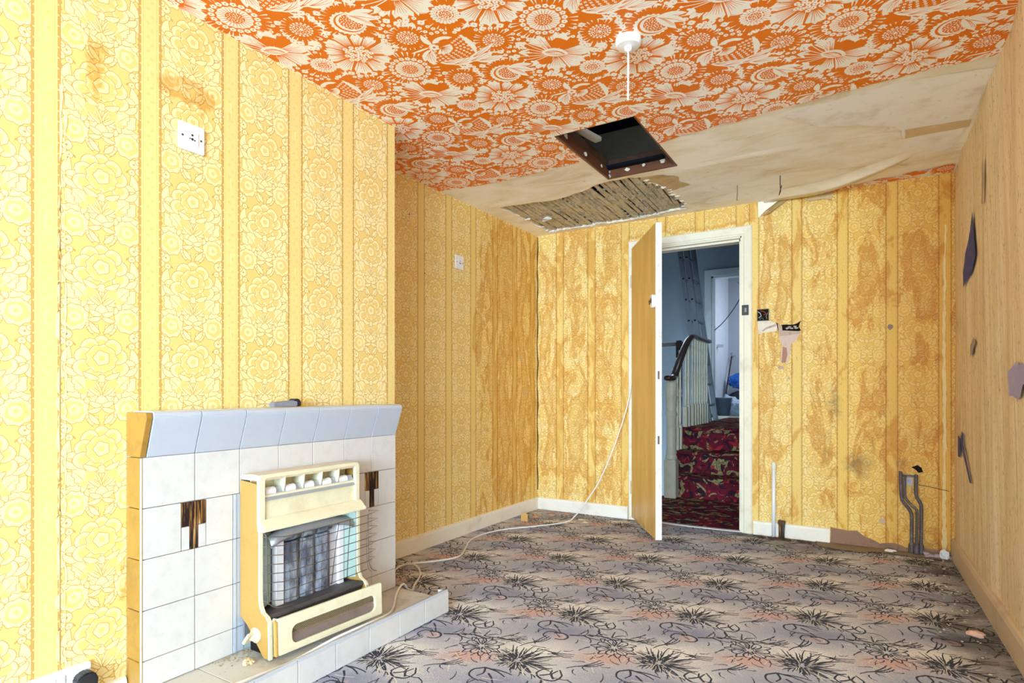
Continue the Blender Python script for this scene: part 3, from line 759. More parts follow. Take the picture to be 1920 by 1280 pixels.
HOLE = [(HX0, HY0), (HX1, HY0), (HX1, HY1), (HX0, HY1)]
V = []; F = []
def ring(p): 
    i = len(V); V.extend(Vector((float(x), float(y))) for x, y in p); F.append(list(range(i, len(V))))
ring([(A, Y0), (XR, Y0), (XR, .36), (.62, .36), (.62, D), (A, D)]); ring(HOLE); ring(LATH_HOLE)
for i in range(1, 40):
    for j in range(1, 30): V.append(Vector((A+2.9*i/40, 2.7+1.47*j/30)))
vo, eo, fo, ov, oe, of = delaunay_2d_cdt(V, [], F, 0, 1e-6)
tri = [f for f, g in zip(fo, of) if g and max(g) == 0]
bm = bmesh.new(); vs = [bm.verts.new((v[0], v[1], ZC+.004*math.sin(v[0]*4.1+1)*math.sin(v[1]*6.3)*(1 if 3.3 < v[1] < 4.1 and -2.2 < v[0] < .35 else 0))) for v in vo]
for f in tri: bm.faces.new([vs[i] for i in f])
bm.edges.ensure_lookup_table()
hole_edges = [e for e in bm.edges if len(e.link_faces) == 1 and all(A+.01 < v.co.x < .6 and v.co.y > 1 and v.co.y < D-.01 and v.co.y > Y0+.01 for v in e.verts)]
r = bmesh.ops.extrude_edge_only(bm, edges=hole_edges)
for v in [g for g in r['geom'] if isinstance(g, bmesh.types.BMVert)]: v.co.z = ZC+.022
for v in [v for v in bm.verts if not v.link_faces]: bm.verts.remove(v)
ceiling = tag(fin('ceiling', bm, PLASTER), 'ceiling of orange floral paper torn off to stained plaster at the back', kind='structure')

tear = [(-2.31, 2.90), (-2.15, 2.935), (-1.95, 2.95), (-1.66, 2.955), (-1.325, 2.93), (-1.12, 2.90), (-.912, 2.915), (-.80, 2.885), (-.62, 2.87), (-.40, 2.845), (-.1, 2.81), (.2, 2.795), (.42, 2.80)]
tx = np.linspace(A, .425, 90); rr = np.random.RandomState(2)
ty = np.interp(tx, [p[0] for p in tear], [p[1] for p in tear])+np.convolve(rr.uniform(-.012, .012, 92), [.3, .4, .3], 'valid')
polys = [rect(-2.302, HX0, .6, 2.565), rect(HX0, HX1, .6, 2.565), rect(HX1, .425, .6, 2.565)]
for i in range(len(tx)-1):
    for x0, x1 in ((A, HX0), (HX1, .425)):
        xa, xb = max(tx[i], x0), min(tx[i+1], x1)
        if xb-xa < 1e-5: continue
        ya, yb = np.interp([xa, xb], tx, ty); polys.append([(xa, 2.565), (xb, 2.565), (xb, yb), (xa, ya)])
rem = []
for i in range(24):                                   # the strip of paper left along the back wall
    x0, x1 = -.24+.64*i/24, -.24+.64*(i+1)/24; h0, h1 = [.022+.13*max(0, (x+.24)/.64)+.008*math.sin(x*40) for x in (x0, x1)]
    rem.append([(x0, D-h0), (x1, D-h1), (x1, D), (x0, D)])
TILE_P = ceiling_design()
TP = fill(TILE_P, (-.743, 2.105), polys+rem)
fc = lambda uv: np.stack([uv[:, 0], uv[:, 1], np.full(len(uv), ZC-.0025)], 1)
me = weld([(*TP, fc)], 'ceiling_paper', CP, flip=True)
paper = link('ceiling_paper', me, CP, ceiling); paper['label'] = 'orange and cream paper printed with large flowers'
# ------------------------------------------------------------------ laths, hatch, loft, plaster debris on the ceiling
LATH = worn('old_lath_wood', srgb(206, 196, 172), srgb(100, 88, 72), .75, 18, .9, .1, bump=.5, fine=60)
LATH2 = worn('grey_mortar', srgb(178, 172, 158), srgb(110, 102, 88), .6, 22, .95, .05, bump=.5)
LOFT_SHADE = worn('loft_darkness', srgb(20, 24, 32), srgb(8, 9, 12), .6, 3, .9, .1)  # near-black colour stands in for the darkness of the unlit loft
rnd = random.Random(12)
x = -2.17; k = 0
while x < -1.03:
    wd = rnd.uniform(.021, .029); tilt = rnd.uniform(-.03, .03)-.045
    y0, y1 = 3.26, 4.15; bm = bmesh.new(); z0 = ZC+.012+rnd.uniform(-.004, .004); n = 8; prev = None
    for i in range(n+1):                                  # split, uneven lath
        t = i/n; yy = y0+(y1-y0)*t; xx = x+tilt*(t-.5)+rnd.uniform(-.0025, .0025); w2 = wd/2*rnd.uniform(.8, 1.15); zz = z0+rnd.uniform(-.0035, .0035)
        ring_ = [bm.verts.new(p) for p in ((xx-w2, yy, zz), (xx+w2, yy, zz+.001), (xx+w2, yy, zz+.009), (xx-w2, yy, zz+.009))]
        if prev: 
            for q in range(4): bm.faces.new((prev[q], prev[(q+1) % 4], ring_[(q+1) % 4], ring_[q]))
        else: bm.faces.new(ring_[::-1])
        prev = ring_
    bm.faces.new(prev); fin('lath', bm, LATH, ceiling)
    x += wd+rnd.uniform(.004, .010); k += 1
bm = bmesh.new()                                          # plaster keys squeezed between the laths, and crumbled edges
from mathutils.geometry import intersect_point_tri_2d
def inside(px, py, poly):
    c = False; j = len(poly)-1
    for i in range(len(poly)):
        if (poly[i][1] > py) != (poly[j][1] > py) and px < (poly[j][0]-poly[i][0])*(py-poly[i][1])/(poly[j][1]-poly[i][1])+poly[i][0]: c = not c
        j = i
    return c
for i in range(520):
    px, py = rnd.uniform(-2.14, -1.06), rnd.uniform(3.31, 4.1)
    if not inside(px, py, LATH_HOLE): continue
    r = rnd.uniform(.006, .014); sphere_blob((px, py, ZC+.011), r, i, .4, 1, (.8, rnd.uniform(1, 2.6), .45), bm)
keys = fin('plaster_key', bm, LATH2, ceiling); keys['kind'] = 'stuff'
bm = bmesh.new()
for i, (px, py) in enumerate(LATH_HOLE):
    if py > 4.02 or px > -1.14: sphere_blob((px, py, ZC+.001), rnd.uniform(.009, .02), i, .4, 1, (1.3, .8, .5), bm)
for px, py, r in ((-2.0, 3.78, .030), (-2.05, 3.82, .017), (-2.135, 3.72, .02), (-2.14, 3.95, .016), (-1.72, 4.09, .032), (-1.4, 4.1, .025), (-1.28, 4.1, .02), (-1.93, 4.1, .025)): sphere_blob((px, py, ZC+.002), r, int(px*100), .35, 2, (1.3, .7, .35), bm)
o = fin('crumbled_edge', bm, worn('broken_plaster', srgb(226, 220, 208), srgb(150, 140, 124), .5, 30, .95, .05), ceiling); o['kind'] = 'stuff'
fin('lath_void', box(A-.05, -.98, 3.2, 4.25, ZC+.045, ZC+.06), LOFT_SHADE, ceiling)

# brown water tide: a patch of skimmed plaster lost beside the laths
mesh_obj('lost_skim', [(px, py, ZC-.0022) for px, py in jagged([(-1.16, 3.335), (-1.02, 3.35), (-.955, 3.43), (-.97, 3.52), (-.93, 3.60), (-1.06, 3.64), (-1.09, 3.5)], .008, .03, 9)], [tuple(range(len(jagged([(-1.16, 3.335), (-1.02, 3.35), (-.955, 3.43), (-.97, 3.52), (-.93, 3.60), (-1.06, 3.64), (-1.09, 3.5)], .008, .03, 9))))][::1], worn('stained_skim', srgb(206, 182, 138), srgb(150, 122, 80), .6, 12, .9, .1), ceiling)

trim_2 = tag(bpy.data.objects.new('trim_2', None), 'brown timber lining of the open loft hatch', kind='structure'); COL.objects.link(trim_2); trim_2.location = (HX0, HY0, ZC)
def lining(name, x0, x1, y0, y1, z0, z1, m=BROWNWOOD):
    o = fin(name, box(x0, x1, y0, y1, z0, z1), m, bevel=.002); adopt(trim_2, o); return o
lining('lower_board', HX0, HX1, HY1-.018, HY1, ZC-.002, ZC+.055); lining('lower_board', HX0, HX0+.016, HY0, HY1-.018, ZC-.002, ZC+.055)
lining('lower_board', HX1-.012, HX1, HY0, HY1-.018, ZC+.0, ZC+.05); lining('lower_board', HX0+.016, HX1-.012, HY0, HY0+.012, ZC+.0, ZC+.05)
dk = worn('dark_joist', srgb(88, 66, 50), srgb(40, 32, 26), .6, 10, .8, .15)
lining('joist', HX0-.03, HX1+.03, HY1, HY1+.05, ZC+.055, ZC+.112, dk); lining('joist', HX0-.03, HX0+.004, HY0, HY1, ZC+.055, ZC+.112, dk)
lining('joist', HX1-.004, HX1+.04, HY0, HY1, ZC+.055, ZC+.112, dk); lining('joist', HX0, HX1, HY0-.05, HY0+.002, ZC+.055, ZC+.112, dk)
bm = bmesh.new()
for px, py, pz, r in ((-1.20, HY1-.02, .03, .012), (-1.10, HY1-.02, .035, .009), (-.99, HY1-.02, .035, .014), (HX0+.02, 2.66, .03, .014), (HX0+.02, 2.9, .025, .013), (HX0+.02, 3.12, .03, .009), (HX0+.022, HY1-.022, .01, .012), (HX0+.02, HY1-.02, .035, .009)):
    sphere_blob((px, py, ZC+pz), r, int(abs(py)*90+pz*999), .45, 2, (.35, 1.1, .8) if px < -1.29 else (1.1, .35, .8), bm)
adopt(trim_2, fin('filler_dab', bm, worn('filler', srgb(226, 218, 204), srgb(160, 146, 124), .5, 40, .9, .1)))
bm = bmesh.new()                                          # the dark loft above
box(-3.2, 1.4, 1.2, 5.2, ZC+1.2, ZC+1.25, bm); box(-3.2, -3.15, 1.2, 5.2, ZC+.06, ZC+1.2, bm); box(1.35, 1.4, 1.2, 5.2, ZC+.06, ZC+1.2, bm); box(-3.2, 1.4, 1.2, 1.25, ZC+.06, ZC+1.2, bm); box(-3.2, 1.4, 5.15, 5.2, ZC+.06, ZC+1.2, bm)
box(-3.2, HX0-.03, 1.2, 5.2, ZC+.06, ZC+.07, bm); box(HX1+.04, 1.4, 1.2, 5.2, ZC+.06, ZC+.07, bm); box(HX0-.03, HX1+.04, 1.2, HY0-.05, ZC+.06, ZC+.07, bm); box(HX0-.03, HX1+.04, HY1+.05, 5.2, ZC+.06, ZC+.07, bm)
tag(fin('trim_3', bm, LOFT_SHADE), 'dark loft seen through the hatch', kind='structure')
PALEBAR = worn('pale_batten', srgb(226, 228, 226), srgb(170, 172, 168), .3, 12, .5, .3)
def batten(p, q, wd, ht):
    p, q = Vector(p), Vector(q); d = (q-p).normalized(); s = d.cross(Vector((0, 0, 1))).normalized()*wd/2; u = Vector((0, 0, ht))
    v = [p-s, p+s, q+s, q-s]; bm = bmesh.new(); a = [bm.verts.new(c) for c in v]; b = [bm.verts.new(c+u) for c in v]
    bm.faces.new(a[::-1]); bm.faces.new(b)
    for i in range(4): bm.faces.new((a[i], a[(i+1) % 4], b[(i+1) % 4], b[i]))
    return bm
o = tag(fin('roof_batten', batten((-1.39, 2.62, ZC+.14), (-1.298, 3.055, ZC+.14), .045, .025), PALEBAR, bevel=.003), 'longer and wider white batten up in the dark loft hatch', 'batten', 'white battens in the loft')
o = tag(fin('roof_batten', batten((-1.425, 2.74, ZC+.15), (-1.392, 2.98, ZC+.15), .024, .025), PALEBAR, bevel=.003), 'shorter narrow white batten beside the hatch lining in the loft', 'batten', 'white battens in the loft')

# layers of old lining paper and skim still stuck to the bare plaster
def cpatch(name, P, m, dz, seed): Q = jagged(P, .006, .05, seed); mesh_obj(name, [(x, y, ZC-dz) for x, y in Q], [tuple(range(len(Q)))], m, ceiling)
OLD = worn('old_ceiling_skim', srgb(250, 248, 244), srgb(206, 192, 164), .55, 6, .85, .1, fine=30)
cpatch('lining_layer', [(-.199, 3.128), (-.05, 3.20), (.097, 3.305), (.13, 3.38), (.145, 3.77), (.36, 3.80), (.40, 3.20), (.408, 2.90), (.10, 2.84), (-.20, 2.875), (-.35, 2.90)], OLD, .0035, 3)
cpatch('lining_layer', [(.14, 3.37), (.395, 3.395), (.396, 3.48), (.145, 3.49)], worn('tan_ceiling_strip', srgb(220, 196, 154), srgb(240, 230, 208), .75, 9, .85, .1), .0042, 4)

# a strip of lining paper coming away from the ceiling, and flaps of torn wallpaper under it
FLAP = worn('hanging_lining_paper', srgb(250, 244, 228), srgb(200, 184, 150), .35, 10, .8, .15)
edge = [(-.60, 4.155, .012), (-.48, 4.125, .022), (-.3, 4.10, .03), (-.16, 4.03, .034), (-.02, 3.93, .030), (.08, 3.86, .02), (.17, 3.80, .004)]
V = []; F = []
E2 = smooth_path(edge, 4)
for i, (px, py, dz) in enumerate(E2):
    for j in range(5):
        t = j/4; V.append((px+.05*(1-t), py-.16*(1-t), ZC-.003-dz*t**1.7))
    V.append((px, py+.0, ZC-.0015-dz+.002))
for i in range(len(E2)-1):
    for j in range(5): a = i*6+j; F.append((a, a+1, a+7, a+6))
o = mesh_obj('hanging_lining_paper', V, F, FLAP, ceiling, True)
def flap(name, P, m, parent): return mesh_obj(name, P, [tuple(range(len(P)))], m, parent)
flap('torn_flap', [(-.635, D-.006, 2.195), (-.50, D-.012, 2.19), (-.52, D-.035, 2.165), (-.585, D-.045, 2.12), (-.632, D-.008, 2.09)], FLAP, wall_back)
flap('torn_flap', [(-.50, D-.01, 2.185), (-.44, D-.012, 2.19), (-.56, D-.05, 2.10), (-.60, D-.04, 2.095)], worn('flap_back', srgb(186, 162, 112), srgb(140, 116, 76), .5, 9), wall_back)
flap('torn_flap', [(-.36, D-.006, 2.165), (-.20, D-.012, 2.19), (-.205, D-.02, 2.135), (-.25, D-.018, 2.15), (-.33, D-.014, 2.148)], worn('brown_flap', srgb(206, 180, 140), srgb(150, 120, 80), .5, 12), wall_back)
for nm, bm in (('ceiling_crack', tube([(-.80, 2.83, ZC-.001), (-.76, 2.86, ZC-.001)], .001, 4)),): bm.free()

# hooks of wire in the plaster
IRON = worn('rusty_wire', srgb(58, 48, 42), srgb(110, 70, 44), .4, 30, .6, .3)
t = tag(fin('ceiling_hook', tube([(-.447, 3.72, ZC), (-.447, 3.72, ZC-.05), (-.444, 3.715, ZC-.095), (-.452, 3.715, ZC-.115), (-.446, 3.715, ZC-.085), (-.438, 3.715, ZC-.06)], .0026, 6), IRON), 'thin dark wire loop hanging from the bare plaster nearer the right wall', 'wire')
t = tag(fin('ceiling_hook', tube([(-.69, 3.76, ZC), (-.69, 3.76, ZC-.05), (-.692, 3.757, ZC-.086), (-.69, 3.757, ZC-.095)], .0019, 6), IRON), 'thin dark wire hanging from the plaster beside the exposed laths', 'wire')

# ceiling rose with its cut cord
r = empty('pendant_light', (-.732, 1.991, ZC), 'white ceiling rose with a short bare cord under the floral ceiling', 'light fitting')
adopt(r, fin('ceiling_rose', lathe([(.044, ZC-.001), (.046, ZC-.012), (.045, ZC-.022), (.040, ZC-.030), (.014, ZC-.033), (.012, ZC-.045), (.006, ZC-.048)], -.732, 1.991, 28), WHITE_PLASTIC, smooth=False, bevel=0))
adopt(r, fin('cord', tube([(-.732, 1.991, ZC-.045), (-.732, 1.991, ZC-.12), (-.733, 1.991, ZC-.218)], .0036, 8), WHITE_PLASTIC, smooth=True))

# ------------------------------------------------------------------ skirting, door frame and door
def board(pts, axis_len, prof): pass
SK = [(0, -.012), (.016, -.012), (.016, .075), (.012, .088), (.004, .092), (0, .092)]      # (out from wall, z)
SKIRT = worn('white_skirting_paint', srgb(238, 232, 218), srgb(176, 156, 122), .4, 7, .4, .4)
b = fin('baseboard_left', prism([(A+p, z) for p, z in SK], 'y', BY, D-.001), SKIRT); prism
tag(b, 'white skirting board along the recess of the left wall', kind='structure')
bm = prism([(B+p, z) for p, z in SK], 'y', -.6, .905); tag(fin('baseboard_left', bm, SKIRT), 'short white skirting left of the fireplace', kind='structure')
tag(fin('baseboard_back', prism([(D-p, z) for p, z in SK], 'x', A+.016, -1.532), SKIRT), 'white skirting board between the corner and the door', kind='structure')
tag(fin('baseboard_back', prism([(D-p, z*.98) for p, z in SK], 'x', -.662, -.216), SKIRT), 'broken end of white skirting right of the door', kind='structure')
bm = bmesh.new(); n = 24; vs = []
for i in range(n+1):
    y = .26+(D-.03-.26)*i/n; vs.append([bm.verts.new((rw_x(y, z)-p-.004, y, z)) for p, z in [(-.012, -.012), (.016, -.012), (.016, .092), (.011, .108), (.004, .113), (-.012, .113)]])
for a, b in zip(vs, vs[1:]):
    for k in range(6): bm.faces.new((a[k], a[(k+1) % 6], b[(k+1) % 6], b[k]))
bm.faces.new(vs[0]); bm.faces.new(vs[-1])
tag(fin('baseboard_right', bm, worn('grimy_skirting_paint', srgb(206, 184, 160), srgb(140, 112, 92), .5, 5, .5, .35)), 'dirty pinkish skirting board along the right wall', kind='structure')
# the stretch of bare wall where the skirting has gone
P = jagged([(-.214, .0), (.40, .0), (.395, .03), (.30, .035), (.20, .02), (.12, .045), (.05, .03), (-.02, .06), (-.07, .095), (-.12, .088), (-.214, .10)], .004, .03, 3)
flap('bare_wall_strip', [(px, D-.0025, z) for px, z in P], worn('bare_brown_plaster', srgb(150, 118, 98), srgb(92, 74, 62), .7, 14, .95, .05), wall_back)
flap('bare_floor_strip', [(px, py, .0035) for px, py in jagged([(-.3, D-.004), (-.28, 4.03), (-.05, 4.0), (.02, 4.06), (.2, 4.05), (.39, 4.06), (.4, D-.004)], .01, .04, 6)], CONCRETE, floor)

trim_1 = tag(bpy.data.objects.new('trim_1', None), 'cream painted door frame with broad architrave', kind='structure'); COL.objects.link(trim_1); trim_1.location = (-1.1, D, 0)
def arch(name, bm): o = fin(name, bm, CREAM); adopt(trim_1, o); return o
APR = [(0, 0), (.062, 0), (.066, .006), (.066, .012), (.058, .019), (.016, .016), (.010, .011), (0, .011)]   # (across, out)
def archi_v(x_in, sgn, z1):                                                                     # mitred upright
    bm = bmesh.new(); a = [bm.verts.new((x_in+sgn*p, D-o_, 0)) for p, o_ in APR]; b = [bm.verts.new((x_in+sgn*p, D-o_, z1+p)) for p, o_ in APR]; n = len(a)
    bm.faces.new(a); bm.faces.new(b)
    for i in range(n): bm.faces.new((a[i], a[(i+1) % n], b[(i+1) % n], b[i]))
    return bm
arch('architrave', archi_v(-1.462, -1, 1.985)); arch('architrave', archi_v(-.735, 1, 1.985))
bm = bmesh.new(); a = [bm.verts.new((-1.462-p, D-o_, 1.985+p)) for p, o_ in APR]; b = [bm.verts.new((-.735+p, D-o_, 1.985+p)) for p, o_ in APR]; n = len(a)
bm.faces.new(a); bm.faces.new(b)
for i in range(n): bm.faces.new((a[i], a[(i+1) % n], b[(i+1) % n], b[i]))
arch('architrave', bm)
arch('jamb', prism([(-1.477, D+.0), (-1.45, D+.0), (-1.45, D+.04), (-1.437, D+.04), (-1.437, D+.115), (-1.477, D+.115)], 'z', 0, 2.02))
arch('jamb', prism([(-.718, D+.0), (-.747, D+.0), (-.747, D+.04), (-.760, D+.04), (-.760, D+.115), (-.718, D+.115)], 'z', 0, 2.02))
arch('head', prism([(D, 2.02), (D, 1.975), (D+.04, 1.975), (D+.04, 1.962), (D+.115, 1.962), (D+.115, 2.02)], 'x', -1.46, -.74))
o = fin('strike_plate', box(-.733, -.690, D-.0215, D-.019, 1.452, 1.520), worn('black_iron', srgb(48, 44, 46), srgb(96, 84, 70), .4, 40, .45, .4), bevel=.001); adopt(trim_1, o)
adopt(trim_1, fin('keeper_slot', box(-.716, -.703, D-.0235, D-.0216, 1.472, 1.50), worn('slot', srgb(150, 140, 130), srgb(40, 36, 34), .4, 30)))
bm = bmesh.new(); n = 14; tp = []
for i in range(n+1):                                   # worn metal strip, bowed a little into the room
    x = -1.45+.705*i/n; q = D-.012-.02*math.sin(PI*i/n); tp.append([bm.verts.new(p) for p in ((x, q, .001), (x, q, .007), (x, q+.035, .007), (x, q+.035, .001))])
for a, b in zip(tp, tp[1:]):
    for k in range(4): bm.faces.new((a[k], a[(k+1) % 4], b[(k+1) % 4], b[k]))
adopt(trim_1, fin('threshold_strip', bm, worn('dull_aluminium', srgb(214, 208, 204), srgb(150, 140, 130), .4, 30, .4, .5)))

# door leaf: built closed along +x from its hinge edge, then swung into the room
door_1 = tag(bpy.data.objects.new('door_1', None), 'flush door standing open into the room, golden brown face, white edge', kind='structure'); COL.objects.link(door_1)
hx, hy, ex, ey = -1.452, 4.128, -1.098, 3.572
door_1.location = (hx, hy, 0); door_1.rotation_euler = (0, 0, math.atan2(ey-hy, ex-hx)); LW = math.hypot(ex-hx, ey-hy)
def dpart(name, bm, m, bevel=0, smooth=False): return fin(name, bm, m, door_1, smooth, bevel)
def goldface():
    t = NT('golden_varnished_face', .38, .4); p = t.obj()
    n = t.noise(t.map(p, (3, 3, .7)), 2, 6, .6); c = t.mix(t.ramp(n, .35, .7), srgb(226, 190, 112), srgb(206, 164, 82))
    z = t.sep(p)[2]; c = t.mix(t.math('MULTIPLY', t.ramp(t.noise(p, 9, 6, .7), .5, .7), t.ramp(z, .05, .2, .8, 0)), c, srgb(140, 104, 44))
    sp = t.noise(p, 60, 2); return t.color(t.mix(t.ramp(sp, .68, .74, 0, .5), c, srgb(120, 84, 40)))
EDGE = worn('chipped_white_edge', srgb(240, 236, 226), srgb(150, 124, 96), .55, 16, .4, .4, fine=45)
dpart('door_panel', box(0, LW-.002, -.036, -.001, .03, 1.985), EDGE)
dpart('door_face', box(0.001, LW-.003, -.0385, -.036, .031, 1.984), goldface())
dpart('lipping', box(LW-.002, LW+.004, -.038, 0, .03, 1.986), EDGE, .001)
for z0, m_ in ((.62, 0), (1.02, 0)): dpart('lock_hole', box(LW+.0035, LW+.0048, -.026, -.014, z0, z0+.05), DARK if m_ else worn('lock_scar', srgb(120, 100, 84), srgb(60, 50, 44), .6, 60))
L_ = dpart('rim_latch', prism(rrect(LW-.045, LW+.004, 1.462, 1.545, .016, 4), 'y', -.060, -.0385), WHITE_PLASTIC, .003)
L2 = fin('latch_slide', box(LW-.030, LW-.014, -.0625, -.060, 1.492, 1.522), worn('dark_slide', srgb(70, 60, 56), srgb(40, 36, 34), .3, 40), L_)
L3 = fin('thumb_turn', tube([(LW-.045, -.05, 1.50), (LW-.062, -.053, 1.50), (LW-.074, -.056, 1.514), (LW-.082, -.056, 1.506), (LW-.078, -.055, 1.492)], .0048, 8), worn('old_brass', srgb(140, 104, 50), srgb(70, 54, 34), .5, 40, .35, .5, .7), L_, True)
for z0 in (.2, 1.70):
    h = dpart('hinge', lathe([(.006, z0), (.006, z0+.09)], -.004, -.040, 10), worn('painted_hinge', srgb(200, 180, 140), srgb(120, 90, 60), .5, 30))

# ------------------------------------------------------------------ sockets and boxes on the walls
def sock(name, x, y0, y1, z0, z1, label, cat='socket', out=.008):
    r = empty(name, (x, (y0+y1)/2, z0), label, cat)
    adopt(r, fin('face_plate', prism(rrect(y0, y1, z0, z1, .005, 3), 'x', x+.0005, x+out), WHITE_PLASTIC, bevel=.0015)); return r
HOLEM = worn('socket_hole', srgb(40, 36, 34), srgb(20, 18, 18), .3, 50)
SCREW = worn('screw_steel', srgb(110, 104, 100), srgb(60, 54, 50), .5, 60, .4, .5, .6)
def disc(x, y, z, r, t, m, name, root, n=12):
    bm = bmesh.new(); a = [bm.verts.new((x, y+r*math.cos(2*PI*k/n), z+r*math.sin(2*PI*k/n))) for k in range(n)]; b = [bm.verts.new((x+t, v.co.y, v.co.z)) for v in a]
    bm.faces.new(a); bm.faces.new(b)
    for k in range(n): bm.faces.new((a[k], a[(k+1) % n], b[(k+1) % n], b[k]))
    adopt(root, fin(name, bm, m))
def single(y0, y1, z0, z1, x, label):
    r = sock('wall_socket', x, y0, y1, z0, z1, label); cy, cz = (y0+y1)/2, (z0+z1)/2
    adopt(r, fin('insert', prism(rrect(cy-.021, cy+.021, cz-.023, cz+.020, .003, 3), 'x', x+.008, x+.0105), WHITE_PLASTIC, bevel=.0012))
    for dy, dz, q in ((0, .008, .0036), (-.008, -.005, .0022), (0, -.005, .0042), (.008, -.007, .0026)): disc(x+.0105, cy+dy, cz+dz, q, .0006, HOLEM, 'pin_hole', r)
    for s in (-1, 1): disc(x+.008, cy+s*.031, cz, .0036, .0009, SCREW, 'screw', r)
single(1.064, 1.150, 1.739, 1.829, B, 'white square lighting outlet high on the chimney breast')
single(3.064, 3.150, 1.744, 1.832, A, 'white square outlet on the recess wall near the corner')
r = sock('double_socket', B, .664, .812, .088, .175, 'white double socket low on the wall left of the fireplace', out=.010)
for y in (.715, .738):
    adopt(r, fin('rocker', prism(rrect(y-.0095, y+.0095, .138, .160, .002, 2), 'x', B+.010, B+.0135), WHITE_PLASTIC, bevel=.001))
for y in (.70, .775):
    for dy, dz in ((0, -.006), (-.011, -.026), (.011, -.026)): adopt(r, fin('pin_hole', box(B+.010, B+.0106, y+dy-.003, y+dy+.003, .125+dz-.002, .125+dz+.002), HOLEM))
BLK = worn('black_plastic', srgb(36, 36, 42), srgb(80, 76, 74), .2, 40, .35, .45)
r = empty('plug', (B+.03, .785, .10), 'black plug pushed into the white double socket', 'plug')
adopt(r, fin('plug_body', prism([(.765, .100), (.812, .100), (.815, .135), (.807, .154), (.793, .160), (.775, .157), (.762, .145)], 'x', B+.0145, B+.050), BLK, bevel=.004),
      fin('plug_lead', tube([(B+.035, .79, .101), (B+.037, .79, .07), (B+.045, .80, .03), (B+.05, .80, .008), (B+.05, .72, .007)], .0035, 8), BLK, smooth=True))
r = empty('switch_box', (-.605, D, 1.41), 'rusty open switch box with bare wires beside the door frame', 'switch box')
STEEL = worn('rusty_steel', srgb(92, 84, 76), srgb(60, 40, 30), .6, 40, .6, .4, .4)
bm = bmesh.new(); X0, X1, Z0, Z1 = -.640, -.568, 1.409, 1.487
for a in ((X0, X1, Z0, Z0+.004), (X0, X1, Z1-.004, Z1), (X0, X0+.004, Z0, Z1), (X1-.004, X1, Z0, Z1)): box(a[0], a[1], D-.006, D+.003, a[2], a[3], bm)
adopt(r, fin('steel_rim', bm, STEEL)); adopt(r, fin('back_plate', box(X0+.004, X1-.004, D-.0012, D-.0004, Z0+.004, Z1-.004), DARK))
for i, (c, pts) in enumerate(((srgb(200, 196, 190), [(-.634, 1.47), (-.62, 1.46), (-.615, 1.44), (-.63, 1.43)]), (srgb(150, 70, 50), [(-.62, 1.475), (-.60, 1.47), (-.585, 1.455), (-.60, 1.447)]), (srgb(130, 120, 110), [(-.575, 1.46), (-.585, 1.44), (-.58, 1.42)]), (srgb(110, 104, 96), [(-.625, 1.42), (-.61, 1.43), (-.60, 1.417)]))):
    adopt(r, fin('wire', tube([(px, D-.006, z) for px, z in pts], .003, 6), worn('wire_%d' % i, c, (.05, .04, .03), .3, 50)))
# torn patches beside it
flap('torn_or_haze_patch', [(px, D-.0015, z) for px, z in [(-.638, 1.409), (-.567, 1.409), (-.535, 1.395), (-.52, 1.378), (-.522, 1.338), (-.60, 1.332), (-.632, 1.322)]], PALE, wall_back)
flap('torn_or_haze_patch', [(px, D-.0022, z) for px, z in [(-.612, 1.345), (-.585, 1.366), (-.525, 1.386), (-.524, 1.37), (-.585, 1.352), (-.60, 1.338)]], BARE, wall_back)
flap('torn_or_haze_patch', [(px, D-.0015, z) for px, z in jagged([(-.525, 1.395), (-.50, 1.375), (-.44, 1.374), (-.40, 1.382), (-.375, 1.40), (-.392, 1.36), (-.378, 1.335), (-.50, 1.31), (-.515, 1.35)], .003, .02, 2)], DARK, wall_back)
flap('torn_or_haze_patch', [(px, D-.0022, z) for px, z in [(-.516, 1.385), (-.49, 1.37), (-.487, 1.34), (-.39, 1.330), (-.377, 1.336), (-.387, 1.315), (-.505, 1.303)]], BARE, wall_back)
flap('torn_or_haze_patch', [(px, D-.0015, z) for px, z in jagged([(-.505, 1.306), (-.385, 1.318), (-.415, 1.262), (-.438, 1.25), (-.452, 1.13), (-.497, 1.128), (-.490, 1.245)], .003, .03, 5)], worn('torn_plaster', srgb(214, 190, 178), srgb(190, 150, 130), .6, 24, .9, .1), wall_back)
flap('torn_or_haze_patch', [(px, D-.0024, z) for px, z in [(-.485, 1.235), (-.462, 1.225), (-.458, 1.18), (-.468, 1.13), (-.493, 1.13), (-.488, 1.19)]], worn('red_brick_dust', srgb(178, 132, 108), srgb(130, 92, 74), .6, 30, .95, .05), wall_back)
bm = bmesh.new()
for i, (px, z) in enumerate(((-.46, 1.352), (-.435, 1.35), (-.415, 1.362), (-.405, 1.35), (-.445, 1.36))): sphere_blob((px, D-.006, z), .009, i, .4, 1, (1.3, .5, .7), bm)
o = fin('rubble_in_hole', bm, worn('rubble', srgb(186, 172, 160), srgb(90, 76, 66), .6, 50), wall_back); o['kind'] = 'stuff'
flap('nail_scar', [(px, D-.0015, z) for px, z in [(-.515, 1.102), (-.50, 1.11), (-.475, 1.105), (-.48, 1.09), (-.51, 1.088)]], BARE, wall_back)
for px, z, s in ((.10, 1.33, .022), (-.452, 1.03, .009), (.06, .17, .02)): flap('nail_scar', [(px+s*math.cos(q)*random.uniform(.6, 1.1), D-.0016, z+s*math.sin(q)*random.uniform(.6, 1)) for q in [k*PI/4 for k in range(8)]], BARE if s < .021 else worn('scar', srgb(130, 108, 92), srgb(70, 56, 48), .7, 60), wall_back)
